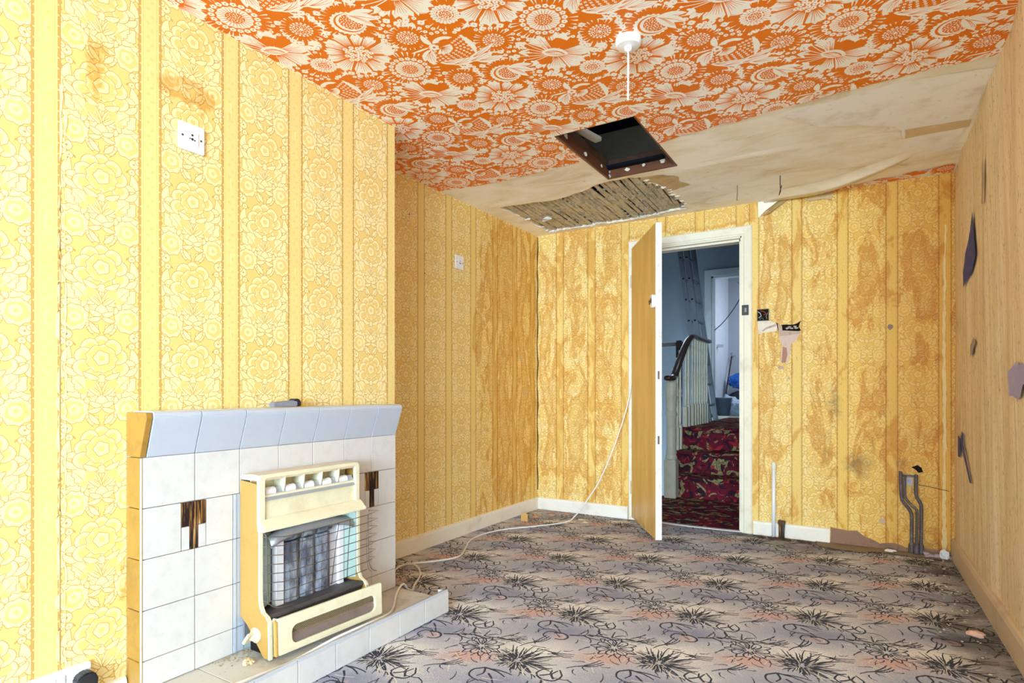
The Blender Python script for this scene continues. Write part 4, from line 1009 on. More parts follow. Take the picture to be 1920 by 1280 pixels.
# right wall patches
BLUE = worn('blue_distemper', srgb(88, 88, 140), srgb(130, 116, 140), .6, 18, .9, .1, fine=40)
def rpatch(P, m=BLUE): flap('torn_or_haze_patch', [(rw_x(y, z)-.0085+.004*math.sin(y*9+z)+.003*math.sin(y*23+z*5), y, z) for y, z in P], m, wall_right)
rpatch(jagged([(3.72, 1.47), (3.66, 1.49), (3.43, 1.535), (3.37, 1.57), (3.39, 1.63), (3.47, 1.73), (3.50, 1.80), (3.56, 1.72), (3.66, 1.63), (3.73, 1.55)], .008, .05, 3))
rpatch(jagged([(2.72, .93), (2.60, .92), (2.42, .98), (2.45, 1.03), (2.6, 1.05), (2.73, 1.02)], .012, .05, 8), worn('pale_glare_haze', srgb(170, 162, 204), srgb(214, 196, 190), .7, 26, .9, .1))  # lilac glare at the near end of the wall, painted as a pale patch
rpatch(jagged([(3.92, .60), (3.86, .60), (3.85, .70), (3.93, .71)], .006, .03, 5)); rpatch(jagged([(3.83, .66), (3.80, .66), (3.79, .73), (3.82, .74)], .006, .03, 6)); rpatch([(3.84, .67), (3.80, .68), (3.60, .52), (3.58, .50), (3.62, .50)])
rpatch(jagged([(3.60, 1.11), (3.50, 1.12), (3.42, 1.17), (3.46, 1.2), (3.58, 1.17)], .008, .04, 4), worn('grey_scuff', srgb(176, 156, 148), srgb(200, 170, 120), .6, 26, .9, .1))
rpatch(jagged([(3.16, 1.74), (3.12, 1.73), (3.08, 1.83), (3.10, 1.93), (3.14, 1.9)], .004, .04, 4), worn('grey_scuff', srgb(170, 156, 150), srgb(200, 170, 120), .6, 26, .9, .1))
flap('corner_tear', [(px, D-.003, z) for px, z in jagged([(.350, .02), (.356, .6), (.354, 1.2), (.362, 1.9), (.371, 1.9), (.366, 1.3), (.372, .9), (.368, .4), (.372, .02)], .004, .03, 8)], worn('torn_white_edge', srgb(220, 190, 128), srgb(186, 146, 84), .8, 30), wall_back)

# the torn seam on the chimney breast and the open corner of the recess
rnd = random.Random(31); ys = []
zz = 1.80; L_, R_ = [], []
while zz > .06:
    L_.append((B+.0012, .755-(.010+.016*min(1, (1.80-zz)*1.6))*rnd.uniform(.55, 1.1), zz)); R_.append((B+.0012, .7385+rnd.uniform(-.0008, .0008), zz)); zz -= rnd.uniform(.012, .03)
TORN = worn('torn_paper_backing', srgb(248, 230, 172), srgb(232, 204, 132), .6, 40, .8, .1)
n = len(L_); mesh_obj('torn_seam', L_+R_, [(i, i+1, n+i+1, n+i) for i in range(n-1)], TORN, wall_left)
zz = 1.72; L_, R_ = [], []
while zz > .10:
    w_ = max(0, rnd.uniform(-.006, .007)); L_.append((B+.0012, .750, zz)); R_.append((B+.0012, .751+w_, zz)); zz -= rnd.uniform(.014, .03)
n = len(L_); mesh_obj('torn_seam', L_+R_, [(i, i+1, n+i+1, n+i) for i in range(n-1)], TORN, wall_left)
fin('corner_gap', tube([(A+.004+.004*math.sin(k*1.7), D-.003, 2.19-k*.085) for k in range(25)], [.0022+.0016*abs(math.sin(k*.9)) for k in range(25)], 5), DARK, wall_left)
for y, z, s in ((2.62, 1.98, .006), (2.76, 1.66, .005), (2.44, 2.02, .005), (3.95, .93, .02), (3.90, 1.20, .022)): flap('nail_scar', [(A+.0016, y+s*math.cos(q)*random.uniform(.6, 1.1), z+s*math.sin(q)*random.uniform(.6, 1)) for q in [k*PI/4 for k in range(8)]], DARK if s < .01 else worn('grey_scar', srgb(206, 180, 130), srgb(170, 150, 120), .6, 40), wall_left)

# ------------------------------------------------------------------ pipes by the back wall
r = empty('capped_pipe', (-.535, 4.13, 0), 'white painted capped pipe upright beside the door frame', 'pipe')
adopt(r, fin('pipe_stem', tube([(-.535, 4.135, .0), (-.535, 4.135, .45)], .0115, 12), WHITE_PLASTIC, smooth=True), fin('pipe_cap', lathe([(.0135, .44), (.0145, .445), (.0145, .478), (.010, .488)], -.535, 4.135, 14), CREAM))
COP = worn('tarnished_copper', srgb(128, 92, 66), srgb(70, 90, 86), .6, 20, .5, .4, .5)
r = empty('pipe_stub', (-.488, 4.115, 0), 'short corroded pipe stub with a tap in front of the skirting', 'pipe')
adopt(r, fin('pipe_stem', tube([(-.495, 4.12, 0), (-.495, 4.12, .095)], .0095, 10), COP, smooth=True), fin('valve_body', tube([(-.478, 4.12, .0), (-.477, 4.12, .06), (-.475, 4.12, .115)], [.009, .0085, .012], 10), STEEL, smooth=True), fin('pipe_nut', lathe([(.013, .09), (.015, .095), (.015, .11), (.010, .118)], -.495, 4.12, 6), COP))
PIPEM = worn('dark_painted_pipe', srgb(86, 74, 76), srgb(150, 138, 132), .5, 26, .5, .4)
def pipe_bend(name, pts, label, rad=.0095):
    r = empty(name, (pts[-1][0], pts[-1][1], 0), label, 'pipe', 'bent pipes of the removed radiator')
    adopt(r, fin('pipe_stem', tube(smooth_path(pts, 5), rad, 10), PIPEM, smooth=True), fin('pipe_collar', lathe([(rad+.004, .003), (rad+.007, .01), (rad+.006, .05), (rad+.002, .06)], pts[-1][0], pts[-1][1], 12), PIPEM)); return r
pipe_bend('heating_pipe', [(.152, 4.142, .475), (.152, 4.142, .45), (.155, 4.142, .34), (.163, 4.142, .30), (.19, 4.142, .262), (.203, 4.142, .235), (.206, 4.142, .20), (.205, 4.142, .01)], 'leftmost bent dark pipe against the back wall near the corner')
pipe_bend('heating_pipe', [(.172, 4.136, .452), (.172, 4.136, .43), (.173, 4.136, .34), (.18, 4.136, .315), (.205, 4.13, .282), (.226, 4.126, .262), (.231, 4.124, .23), (.228, 4.12, .01)], 'middle bent dark pipe rising to the bracket near the corner', .0075)
pipe_bend('heating_pipe', [(.228, 4.142, .462), (.228, 4.142, .44), (.226, 4.142, .37), (.231, 4.142, .33), (.248, 4.142, .295), (.252, 4.142, .25), (.250, 4.142, .01)], 'rightmost bent dark pipe against the back wall near the corner')
r = empty('pipe_bracket', (.20, 4.14, .42), 'small grey bracket tying the bent pipes at their top', 'bracket')
adopt(r, fin('bracket_bar', box(.148, .236, 4.150, 4.158, .445, .456), PIPEM, bevel=.001), fin('bracket_tag', box(.176, .212, 4.153, 4.159, .395, .44), worn('grey_tag', srgb(176, 168, 176), srgb(110, 100, 100), .4, 30), bevel=.001))
o = fin('scratch_wire', tube([(.24, D-.004, .40), (.30, D-.004, .392), (.385, D-.004, .375)], .0016, 5), IRON); tag(o, 'thin dark wire running along the wall to the right corner', 'wire')
r = flap('nail_scar', [(px, D-.0016, z) for px, z in [(.205, .50), (.235, .515), (.255, .50), (.262, .475), (.24, .47), (.225, .488)]], DARK, wall_back)
# ------------------------------------------------------------------ tiled fireplace
def glaze(name, col, col2, rough=.16):
    t = NT(name, rough, .5); p = t.obj(); n = t.noise(p, 26, 5, .6); n2 = t.noise(p, 4, 4)
    c = t.mix(t.ramp(n, .45, .75, 0, .5), col, col2); c = t.mix(t.ramp(n2, .5, .8, 0, .4), c, col2)
    sp = t.noise(p, 140, 2); return t.color(t.mix(t.ramp(sp, .70, .76, 0, .35), c, tuple(v*.6 for v in col2)))
TILEM = glaze('white_mottled_glaze', srgb(214, 211, 208), srgb(200, 194, 188))
BLUEM = glaze('pale_blue_glaze', srgb(188, 194, 206), srgb(178, 188, 202))
GOLD = glaze('gold_brown_side_glaze', srgb(166, 124, 54), srgb(126, 92, 40), .4)
GROUT = worn('grout', srgb(176, 168, 158), srgb(120, 108, 96), .5, 20, .9, .1)
SLABM = worn('dusty_hearth_slab', srgb(206, 200, 190), srgb(138, 120, 96), .75, 7, .5, .3, fine=70)
TAUPE = worn('taupe_kerb_glaze', srgb(176, 156, 134), srgb(206, 202, 200), .4, 14, .35, .4)
fp = empty('tiled_fireplace', (XF, 1.459, 0), 'tiled fireplace with white tile face, pale blue sloping top and kerbed hearth', 'fireplace')
def fpart(name, bm, m, bevel=0, smooth=False): o = fin(name, bm, m, None, smooth, bevel); adopt(fp, o); return o
FY0, FY1 = .9135, 2.006
fpart('core', prism([(B+.001, .001), (XF-.010, .001), (XF-.010, .75), (-1.812, .872), (-1.828, .880), (B+.001, .880)], 'y', FY0+.010, FY1-.010), GROUT)
cols = [.9155, 1.075, 1.231, 1.386, 1.541, 1.698, 1.852, 2.004]; rows = [.751, .599, .447, .295, .145, .0595]
HL, HR = 1.206, 1.70                                     # the old opening behind the gas fire
g = .0011
def ftile(y0, y1, z0, z1, m=TILEM, out=0, name='tile'): return fpart(name, box(XF-.010, XF+out+random.uniform(0, .0006), y0+g, y1-g, z0+g, z1-g), m, .0012)
for i in range(7):
    for j in range(5):
        y0, y1 = cols[i], (1.2065 if i == 1 and j >= 1 else cols[i+1]); z1, z0 = rows[j], rows[j+1]
        if j >= 1 and i in (2, 3, 4):
            continue
        if j == 1 and i in (0, 1, 5, 6):                 # tiles cut round the inlaid motifs
            mc = 1.072 if i < 2 else 1.8555; lo = z0; hw = .040
            if i in (0, 5):
                ftile(y0, mc-hw, z0, z1); ftile(mc-hw, mc-.0135, z0, .5215); continue
            ftile(mc+hw, y1, z0, z1); ftile(mc+.0135, mc+hw, z0, .5215); continue
        ftile(y0, y1, z0, z1)
for mc in (1.072, 1.8555):
    def strip_mat():
        t = NT('amber_and_black_motif_glaze', .2, .5); p = t.obj()
        n = t.noise(t.map(p, (1, 150, 5)), 1, 3, .6, .4)
        c = t.mix(t.ramp(n, .50, .55), srgb(40, 30, 32), srgb(150, 104, 54)); return t.color(t.mix(t.ramp(n, .60, .66), c, srgb(214, 190, 140)))
    if mc == 1.072: STRIP = strip_mat()
    for k, zb in ((-1, .522), (0, .447), (1, .522)):
        fpart('motif_tile', box(XF-.01, XF+.001, mc+k*.0265-.013+g*.3, mc+k*.0265+.013-g*.3, zb, .597), STRIP, .001)['label'] = 'amber and black streaked inlaid strip'
for j in range(1, 5):                                   # tiles right and left of the opening, then the blue slips
    z1, z0 = rows[j], rows[j+1]
    fpart('blue_slip', box(XF-.010, XF+.0015, 1.2075, 1.2185, z0+g, z1-g), BLUEM, .001); fpart('blue_slip', box(XF-.018, XF-.0005, 1.2195, 1.246, z0+g, z1-g), BLUEM, .001)
fpart('closure_plate', box(XF-.008, XF-.002, 1.247, 1.697, .06, .598), worn('grey_blue_closure_plate', srgb(178, 190, 194), srgb(120, 116, 108), .5, 12, .5, .3))
CP_ = [(B+.0015, .751), (XF-.006, .751), (XF-.0, .7515), (-1.8015, .866), (-1.8, .874), (-1.804, .884), (-1.815, .8885), (B+.0015, .8885)]
for i in range(7): fpart('cornice_tile', prism(CP_, 'y', cols[i]+g*.8+(.012 if i == 0 else 0), cols[i+1]-g*.8), BLUEM, .0015)['label'] = 'pale blue sloping top tile'
srow = [.751, .599, .447, .295, .145, .004]
for j in range(5): fpart('side_tile', box(B+.002, XF-.0008, FY0-.004, FY0+.010, srow[j+1]+g, srow[j]-g), GOLD, .001)['label'] = 'golden brown side tile'
fpart('side_tile', prism([(B+.002, .752), (XF-.0008, .752), (-1.803, .868), (-1.806, .885), (B+.002, .885)], 'y', FY0-.004, .926), GOLD, .001)['label'] = 'golden brown side tile'
fpart('edge_strip', box(XF-.0045, XF+.0006, FY0-.0035, .9160, .06, .75), worn('peach_edge_glaze', srgb(232, 206, 186), srgb(206, 170, 140), .4, 30, .2, .5), .001)
# hearth
fpart('hearth_bed', box(B+.002, -1.560, FY0-.06, FY1-.012, -.002, .046), GROUT)
for y0, y1 in ((.855, 1.085), (1.087, 1.42), (1.422, 1.72), (1.722, FY1+.0)): fpart('hearth_slab', box(XF-.02, -1.604, y0, y1, .045, .058), SLABM, .0015)
kb = [.78, .93, 1.083, 1.2375, 1.392, 1.548, 1.706, 1.859, 2.011]
for a, b in zip(kb, kb[1:]):
    fpart('kerb_tile', box(-1.558, -1.548, a+g, b-g, .001, .0885), TILEM, .0015)
    fpart('kerb_edge', prism([(-1.575, .080), (-1.548, .089), (-1.5485, .094), (-1.553, .0965), (-1.575, .090)], 'y', a+g, b-g), BLUEM, .0006)['label'] = 'pale blue rounded kerb edge'
    fpart('kerb_slope', prism([(-1.604, .04), (-1.562, .04), (-1.562, .092), (-1.566, .093), (-1.604, .0585)], 'y', a+g*.4, b-g*.4), TAUPE)
fpart('kerb_end', box(-1.603, -1.548, 2.0105, 2.014, .001, .088), TILEM, .001)
# dust and grit where the hearth meets the surround
bm = bmesh.new(); rnd = random.Random(3)
for i in range(90):
    y = rnd.uniform(1.13, 1.30); x = XF+.004+abs(rnd.gauss(0, .03)); r = rnd.uniform(.0012, .0035); sphere_blob((x, y, .0585+r*.5), r, i, .4, 1, (1, 1, .7), bm)
o = fin('hearth_grit', bm, worn('hearth_grit', srgb(166, 138, 104), srgb(96, 78, 58), .6, 90, .95, .05)); tag(o, 'brown grit and soot swept into the hearth corner', 'grit', kind='stuff')
for i, (x, y, r) in enumerate(((-1.742, 1.194, .011), (-1.733, 1.181, .010), (-1.725, 1.196, .009))):
    tag(fin('plaster_crumb', sphere_blob((x, y, .058+r*.55), r, i+5, .35, 2, (1, 1.2, .7)), worn('crumb', srgb(216, 196, 160), srgb(160, 136, 100), .5, 60, .9, .1)), ('larger cream plaster crumb nearest the wall tiles under the gas fire knob', 'cream plaster crumb on the hearth lying left of two others below the knob', 'small cream plaster crumb nearest the foot of the gas fire')[i], 'crumb', 'plaster crumbs on the hearth')

# ------------------------------------------------------------------ gas fire
GY0, GY1 = 1.230, 1.672
gf = empty('gas_fire', (-1.76, 1.45, .058), 'cream and gold vintage gas fire with loose wire guard on the hearth', 'heater')
def gp(name, bm, m, bevel=0, smooth=False, parent=None):
    o = fin(name, bm, m, None, smooth, bevel)
    if parent: o.parent = parent
    else: adopt(gf, o)
    return o
ENAM = worn('cream_enamel', srgb(232, 224, 192), srgb(190, 168, 124), .4, 9, .3, .5)
GENAM = worn('golden_beige_enamel', srgb(180, 140, 72), srgb(150, 112, 52), .45, 10, .35, .45)
CHROME = worn('dulled_chrome', srgb(176, 182, 190), srgb(120, 120, 124), .5, 14, .28, .5, .55)
TEAL = worn('green_grey_reflector', srgb(168, 192, 186), srgb(126, 150, 146), .4, 8, .3, .5, .15)
CERAM = worn('white_ceramic', srgb(240, 238, 242), srgb(190, 176, 180), .4, 22, .6, .3)
def radmat():
    t = NT('sooted_radiant', .75, .25); p = t.obj(); n = t.noise(t.map(p, (1, 1, .45)), 26, 7, .65); n2 = t.noise(p, 12, 5)
    c = t.mix(t.ramp(n, .34, .66), srgb(78, 80, 92), srgb(160, 164, 174)); c = t.mix(t.ramp(n2, .52, .68, 0, .7), c, srgb(74, 74, 84)); t.bump(n, .5, .004); return t.color(c)
RAD = radmat()
side = [(-1.838, .645), (-1.752, .638), (-1.740, .625), (-1.737, .485), (-1.737, .262), (-1.734, .236), (-1.722, .214), (-1.700, .203), (-1.689, .190), (-1.686, .066), (-1.712, .066), (-1.800, .158), (-1.838, .182)]
for y in (GY0, GY1-.006):
    gp('side_panel', prism(side, 'y', y, y+.006), GENAM, .0012)
    fl = [(side[i][0], side[i][1]) for i in range(3, 10)]
    bm = bmesh.new(); prev = None                       # folded cream edge of the side panel
    for px, pz in fl:
        r_ = [bm.verts.new(c) for c in ((px, y-.001, pz), (px+.007, y-.001, pz), (px+.007, y+.011, pz), (px, y+.011, pz))]
        if prev:
            for q in range(4): bm.faces.new((prev[q], prev[(q+1) % 4], r_[(q+1) % 4], r_[q]))
        prev = r_
    gp('side_flange', bm, ENAM)
gp('top_cover', prism([(-1.838, .648), (-1.838, .664), (-1.775, .668), (-1.742, .667), (-1.731, .660), (-1.728, .648)], 'y', GY0-.003, GY1+.003), worn('dusty_cream_top', srgb(222, 206, 172), srgb(170, 150, 116), .5, 12, .4, .4), .005)
# hood front: a rounded frame round the grille and the cream panel
out_, inn = rrect(GY0-.003, GY1+.003, .484, .667, .016, 4), rrect(GY0+.020, GY1-.018, .508, .655, .010, 4)
bm = bmesh.new(); n = len(out_)
R0 = [bm.verts.new((-1.742, y, z)) for y, z in out_]; R1 = [bm.verts.new((-1.729, y, z)) for y, z in out_]; R2 = [bm.verts.new((-1.729, y, z)) for y, z in inn]; R3 = [bm.verts.new((-1.742, y, z)) for y, z in inn]
for a, b in ((R0, R1), (R1, R2), (R2, R3)):
    for k in range(n): bm.faces.new((a[k], a[(k+1) % n], b[(k+1) % n], b[k]))
gp('hood_frame', bm, ENAM, .0018)
gp('hood_panel', box(-1.7415, -1.7365, GY0+.018, GY1-.016, .500, .598), ENAM, .001)
gp('hood_lip', prism([(-1.737, .520), (-1.7285, .518), (-1.700, .492), (-1.6965, .486), (-1.700, .482), (-1.737, .482)], 'y', GY0-.006, GY1+.010), ENAM, .002)
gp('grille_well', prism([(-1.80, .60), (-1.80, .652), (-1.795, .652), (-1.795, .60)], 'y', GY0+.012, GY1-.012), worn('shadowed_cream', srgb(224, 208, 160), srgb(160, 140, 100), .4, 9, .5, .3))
gp('deflector', prism([(-1.733, .580), (-1.7305, .580), (-1.752, .618), (-1.756, .616)], 'y', GY0+.021, GY1-.019), worn('grey_deflector', srgb(172, 178, 184), srgb(140, 142, 144), .4, 20, .35, .45, .3))
for k in range(4):
    y = GY0+.020+(k+1)*.0808; gp('grille_fin', prism([(-1.79, .605), (-1.79, .652), (-1.731, .655), (-1.735, .622), (-1.742, .60)], 'y', y-.0022, y+.0022), ENAM)
for k in range(5):
    y = GY0+.020+(k+.42)*.0808; gp('vent_roll', tube([(-1.755, y-.024, .606), (-1.755, y+.016, .606)], .0155, 14), CERAM)
    gp('vent_hole', tube([(-1.768, y+.018, .600), (-1.768, y+.034, .600)], [.021, .016], 14), DARK)
# firebox
gp('firebox_back', box(-1.830, -1.822, GY0+.006, GY1-.006, .10, .486), worn('firebox_grey', srgb(120, 118, 120), srgb(70, 66, 66), .5, 9, .7, .2))
gp('reflector', prism([(-1.738, GY0+.008), (-1.745, GY0+.008), (-1.790, GY0+.078), (-1.783, GY0+.080)], 'z', .215, .482), TEAL)
gp('reflector', prism([(-1.738, GY1-.008), (-1.745, GY1-.008), (-1.790, GY1-.060), (-1.783, GY1-.062)], 'z', .215, .482), TEAL)
gp('ceramic_strip', box(-1.790, -1.764, 1.318, 1.350, .195, .452), CERAM, .002); gp('ceramic_strip', box(-1.790, -1.764, 1.600, 1.626, .195, .466), CERAM, .002)
gp('ceramic_panel', box(-1.795, -1.776, 1.565, 1.599, .195, .466), worn('lilac_grey_ceramic', srgb(196, 188, 192), srgb(150, 140, 140), .5, 30, .7, .2))
for k in range(3):
    y = 1.352+.071*k; bm = prism([(-1.79, y), (-1.772, y+.004), (-1.764, y+.020), (-1.764, y+.050), (-1.772, y+.066), (-1.79, y+.070)], 'z', .195, .412); gp('radiant', bm, RAD, .0015)
    gp('radiant_cap', tube([(-1.776, y+.004, .432), (-1.772, y+.036, .438), (-1.776, y+.067, .434)], [.018, .022, .018], 12), RAD, smooth=True)
hd = [(-1.742+.03*math.cos(t), .452+.032*math.sin(t)) for t in [PI*k/8 for k in range(5)]]
bm = bmesh.new(); rows_ = []
for i in range(13):
    t = i/12; y = 1.275+.375*t; drop = .030*(abs(2*t-1)**3); rows_.append([bm.verts.new((-1.762+.030*math.cos(a), y, .448-drop+.032*math.sin(a))) for a in [PI*k/8*.9-.15 for k in range(6)]])
for a, b in zip(rows_, rows_[1:]):
    for k in range(5): bm.faces.new((a[k], b[k], b[k+1], a[k+1]))
o = gp('chrome_hood', bm, CHROME, smooth=True); md = o.modifiers.new('thick', 'SOLIDIFY'); md.thickness = .002
gp('burner_tray', prism([(-1.80, .165), (-1.80, .197), (-1.70, .205), (-1.695, .195), (-1.71, .165)], 'y', GY0+.012, GY1-.008), worn('sooty_tray', srgb(92, 86, 84), srgb(50, 46, 44), .6, 20, .6, .3, .3), .002)
gp('control_box', box(-1.80, -1.712, GY0+.014, GY1-.01, .070, .163), DARK)
# guard of bent wire, sprung out at its right end
WIRE = worn('guard_wire', srgb(112, 98, 86), srgb(70, 58, 50), .4, 60, .4, .5, .5)
gd = gp('wire_guard', tube(smooth_path([(-1.735, 1.243, .474), (-1.722, 1.245, .47), (-1.718, 1.247, .44), (-1.716, 1.250, .26), (-1.712, 1.256, .235), (-1.700, 1.275, .222), (-1.690, 1.31, .220), (-1.690, 1.335, .2215)], 5), .0017, 6), WIRE, smooth=True)
def gw(pts, r=.0014):
    o = gp('guard_bar', tube(pts, r, 6), WIRE, smooth=True); return o
zs = [.456-.0305*k for k in range(8)]
for k, z in enumerate(zs):
    gw([(-1.737, 1.237, z+.006), (-1.722, 1.247, z+.004), (-1.697, 1.300, z-.001), (-1.690, 1.34, z), (-1.690, 1.50, z+.001), (-1.693, 1.68, z+.004)]+([(-1.700, 1.705, z+.004), (-1.70, 1.752-.0035*k, z+.009), (-1.708, 1.702, z+.016)] if k < 7 else []))
for y0, y1, b_ in ((1.345, 1.375, 0), (1.50, 1.535, 0), (1.575, 1.59, 0)): gw([(-1.692, y1, .458), (-1.692, (y0+y1)/2, .36), (-1.692, y0, .238)], .0016)
gw(smooth_path([(-1.705, 1.703, .474), (-1.704, 1.698, .46), (-1.702, 1.697, .30), (-1.700, 1.702, .255), (-1.695, 1.715, .235), (-1.690, 1.73, .228)], 4), .0015)
gw(smooth_path([(-1.709, 1.700, .455), (-1.706, 1.690, .32), (-1.702, 1.694, .25), (-1.697, 1.704, .232)], 4), .0013)
# control knob on the side
kx, kz = -1.748, .136
bm = bmesh.new(); rings = []
for rr_, y in ((.026, GY0-.0005), (.0255, GY0-.006), (.021, GY0-.010), (.012, GY0-.022), (.010, GY0-.024)): rings.append([bm.verts.new((kx+rr_*math.cos(2*PI*k/22), y, kz+rr_*math.sin(2*PI*k/22))) for k in range(22)])
for a, b in zip(rings, rings[1:]):
    for k in range(22): bm.faces.new((a[k], b[k], b[(k+1) % 22], a[(k+1) % 22]))
bm.faces.new(rings[0]); bm.faces.new(rings[-1])
kn = gp('control_knob', bm, worn('old_white_knob', srgb(206, 192, 162), srgb(150, 128, 96), .4, 40, .4, .4))
hb = gp('knob_handle', prism([(kx-.024, kz-.018), (kx-.016, kz-.026), (kx+.014, kz+.010), (kx+.006, kz+.018)], 'y', GY0-.040, GY0-.012), worn('old_white_knob_handle', srgb(214, 202, 174), srgb(160, 138, 104), .35, 40, .4, .4), .003)
gp('corner_bracket', prism([(GY0+.012, .070), (GY0+.022, .070), (GY0+.026, .165), (GY0+.034, .175), (GY0+.032, .192), (GY0+.020, .196), (GY0+.012, .185)], 'x', -1.690, -1.684), ENAM, .001)
gp('bracket_hole', prism([(GY0+.026+.005*math.cos(q), .181+.006*math.sin(q)) for q in [k*PI/5 for k in range(10)]], 'x', -1.6842, -1.6832), DARK)
# the front plinth, dropped forward onto the kerb
from mathutils import Matrix
PW, PH = .452, .120
Mx = Matrix.Translation((-1.664, 1.245, .0795)) @ Matrix.Rotation(math.radians(-3.2), 4, 'Z') @ Matrix.Rotation(math.radians(-2.0), 4, 'Y')
out_, inn = rrect(0, PW, 0, PH, .006, 3), rrect(.052, PW-.034, .022, .084, .022, 5)
out_ = rrect(0, PW, 0, PH, .006, 5)
bm = bmesh.new(); n = len(out_)
LV = [[bm.verts.new((x, p[0], p[1])) for p in q] for x, q in ((0, out_), (.012, out_), (.012, inn), (.0, inn))]
for a, b in zip(LV, LV[1:]+LV[:1]):
    for k in range(n): bm.faces.new((a[k], a[(k+1) % n], b[(k+1) % n], b[k]))
bmesh.ops.transform(bm, matrix=Mx, verts=bm.verts); plinth = gp('front_plinth', bm, ENAM, .0015)
bm = box(0, .0118, -.010, .0, .0, PH-.006); bmesh.ops.transform(bm, matrix=Mx, verts=bm.verts); o = fin('plinth_return', bm, worn('tan_return', srgb(206, 158, 84), srgb(140, 100, 54), .4, 20, .4, .4), bevel=.002); adopt(gf, o)
bm = bmesh.new()                                       # expanded-metal grille
for k in range(64):
    y = .044+k*.0062
    for s in (-1, 1):
        a, b = (y, .05), (y+s*.038, .088); p = [bm.verts.new((.003+(.001 if s > 0 else 0), q[0]+d, q[1])) for q, d in ((a, -.0009), (a, .0009), (b, .0009), (b, -.0009))]
        if .046 < y+s*.038 < PW-.028: bm.faces.new(p)
bmesh.ops.transform(bm, matrix=Mx, verts=bm.verts); o = fin('mesh_grille', bm, worn('brassy_mesh', srgb(186, 166, 130), srgb(110, 92, 70), .5, 90, .4, .4, .4)); adopt(gf, o); o['kind'] = 'stuff'
bm = box(-.012, -.008, .03, PW-.02, .012, .1); bmesh.ops.transform(bm, matrix=Mx, verts=bm.verts); adopt(gf, fin('grille_shadow_plate', bm, worn('grille_shade', srgb(64, 56, 52), srgb(36, 32, 30), .5, 20)))  # dark sheet standing in for the shade behind the mesh
bm = prism([(-.006, .022), (.006, .024), (.004, .046), (-.004, .056), (-.008, .05)], 'y', .042, PW-.028); bmesh.ops.transform(bm, matrix=Mx, verts=bm.verts); adopt(gf, fin('grille_bar', bm, worn('brown_grey_bar', srgb(140, 124, 118), srgb(100, 86, 80), .5, 24, .4, .4, .3), bevel=.002))

# ------------------------------------------------------------------ tool on the mantel
t = empty('hand_tool', (-1.865, 1.44, .8885), 'grey hand tool with black cap and yellow tip lying on the fireplace top', 'tool')
GREYT = worn('grey_tool_body', srgb(140, 140, 150), srgb(96, 96, 102), .4, 26, .4, .4)
adopt(t, fin('tool_body', prism([(1.372, .8905), (1.368, .898), (1.372, .905), (1.39, .909), (1.468, .914), (1.477, .908), (1.475, .8905)], 'x', -1.878, -1.848), GREYT, bevel=.003))
adopt(t, fin('black_cap', prism([(1.458, .911), (1.464, .919), (1.476, .920), (1.486, .914), (1.491, .904), (1.490, .891), (1.478, .8905), (1.474, .909)], 'x', -1.881, -1.846), BLK, bevel=.002))
adopt(t, fin('yellow_tip', box(-1.870, -1.856, 1.489, 1.515, .8925, .8995), worn('yellow_plastic', srgb(240, 210, 40), srgb(190, 150, 30), .3, 40, .4, .4), bevel=.001))

# ------------------------------------------------------------------ white cable from the door over the floor and the hearth
CABLE = worn('white_cable_sheath', srgb(234, 230, 226), srgb(180, 168, 156), .35, 20, .4, .4)
pts = [(-1.455, D-.028, 1.55), (-1.462, D-.028, 1.40), (-1.470, D-.03, 1.30), (-1.506, 4.125, .92), (-1.590, 4.09, .60), (-1.70, 4.04, .30), (-1.79, 3.98, .13), (-1.84, 3.90, .035), (-1.87, 3.80, .006), (-2.00, 3.567, .006), (-2.12, 3.40, .006), (-2.175, 3.20, .006), (-2.15, 3.02, .006), (-2.07, 2.86, .006), (-2.00, 2.70, .006), (-2.05, 2.57, .006), (-2.13, 2.47, .006), (-2.16, 2.40, .006), (-2.14, 2.33, .006)]
o = tag(fin('power_cable', tube(smooth_path(pts, 6), .0048, 8), CABLE, smooth=True), 'white cable hanging from the door frame and running over the carpet to the fireplace', 'cable')
pts = [(-2.14, 2.40, .0155), (-2.10, 2.425, .0155), (-2.03, 2.39, .008), (-1.955, 2.305, .007), (-1.89, 2.19, .007), (-1.845, 2.125, .009), (-1.83, 2.075, .03), (-1.822, 2.035, .066), (-1.80, 1.98, .0645), (-1.745, 1.90, .0645), (-1.665, 1.80, .0645), (-1.612, 1.715, .0745), (-1.592, 1.62, .086), (-1.582, 1.52, .093), (-1.586, 1.42, .091), (-1.600, 1.33, .0765), (-1.612, 1.25, .0645), (-1.625, 1.15, .0645), (-1.637, 1.05, .0645), (-1.65, .90, .0645), (-1.655, .87, .0645)]
o = tag(fin('hearth_cable', tube(smooth_path(pts, 6), .0052, 8), CABLE, smooth=True), 'white cable looping off the carpet and along the hearth kerb', 'cable')

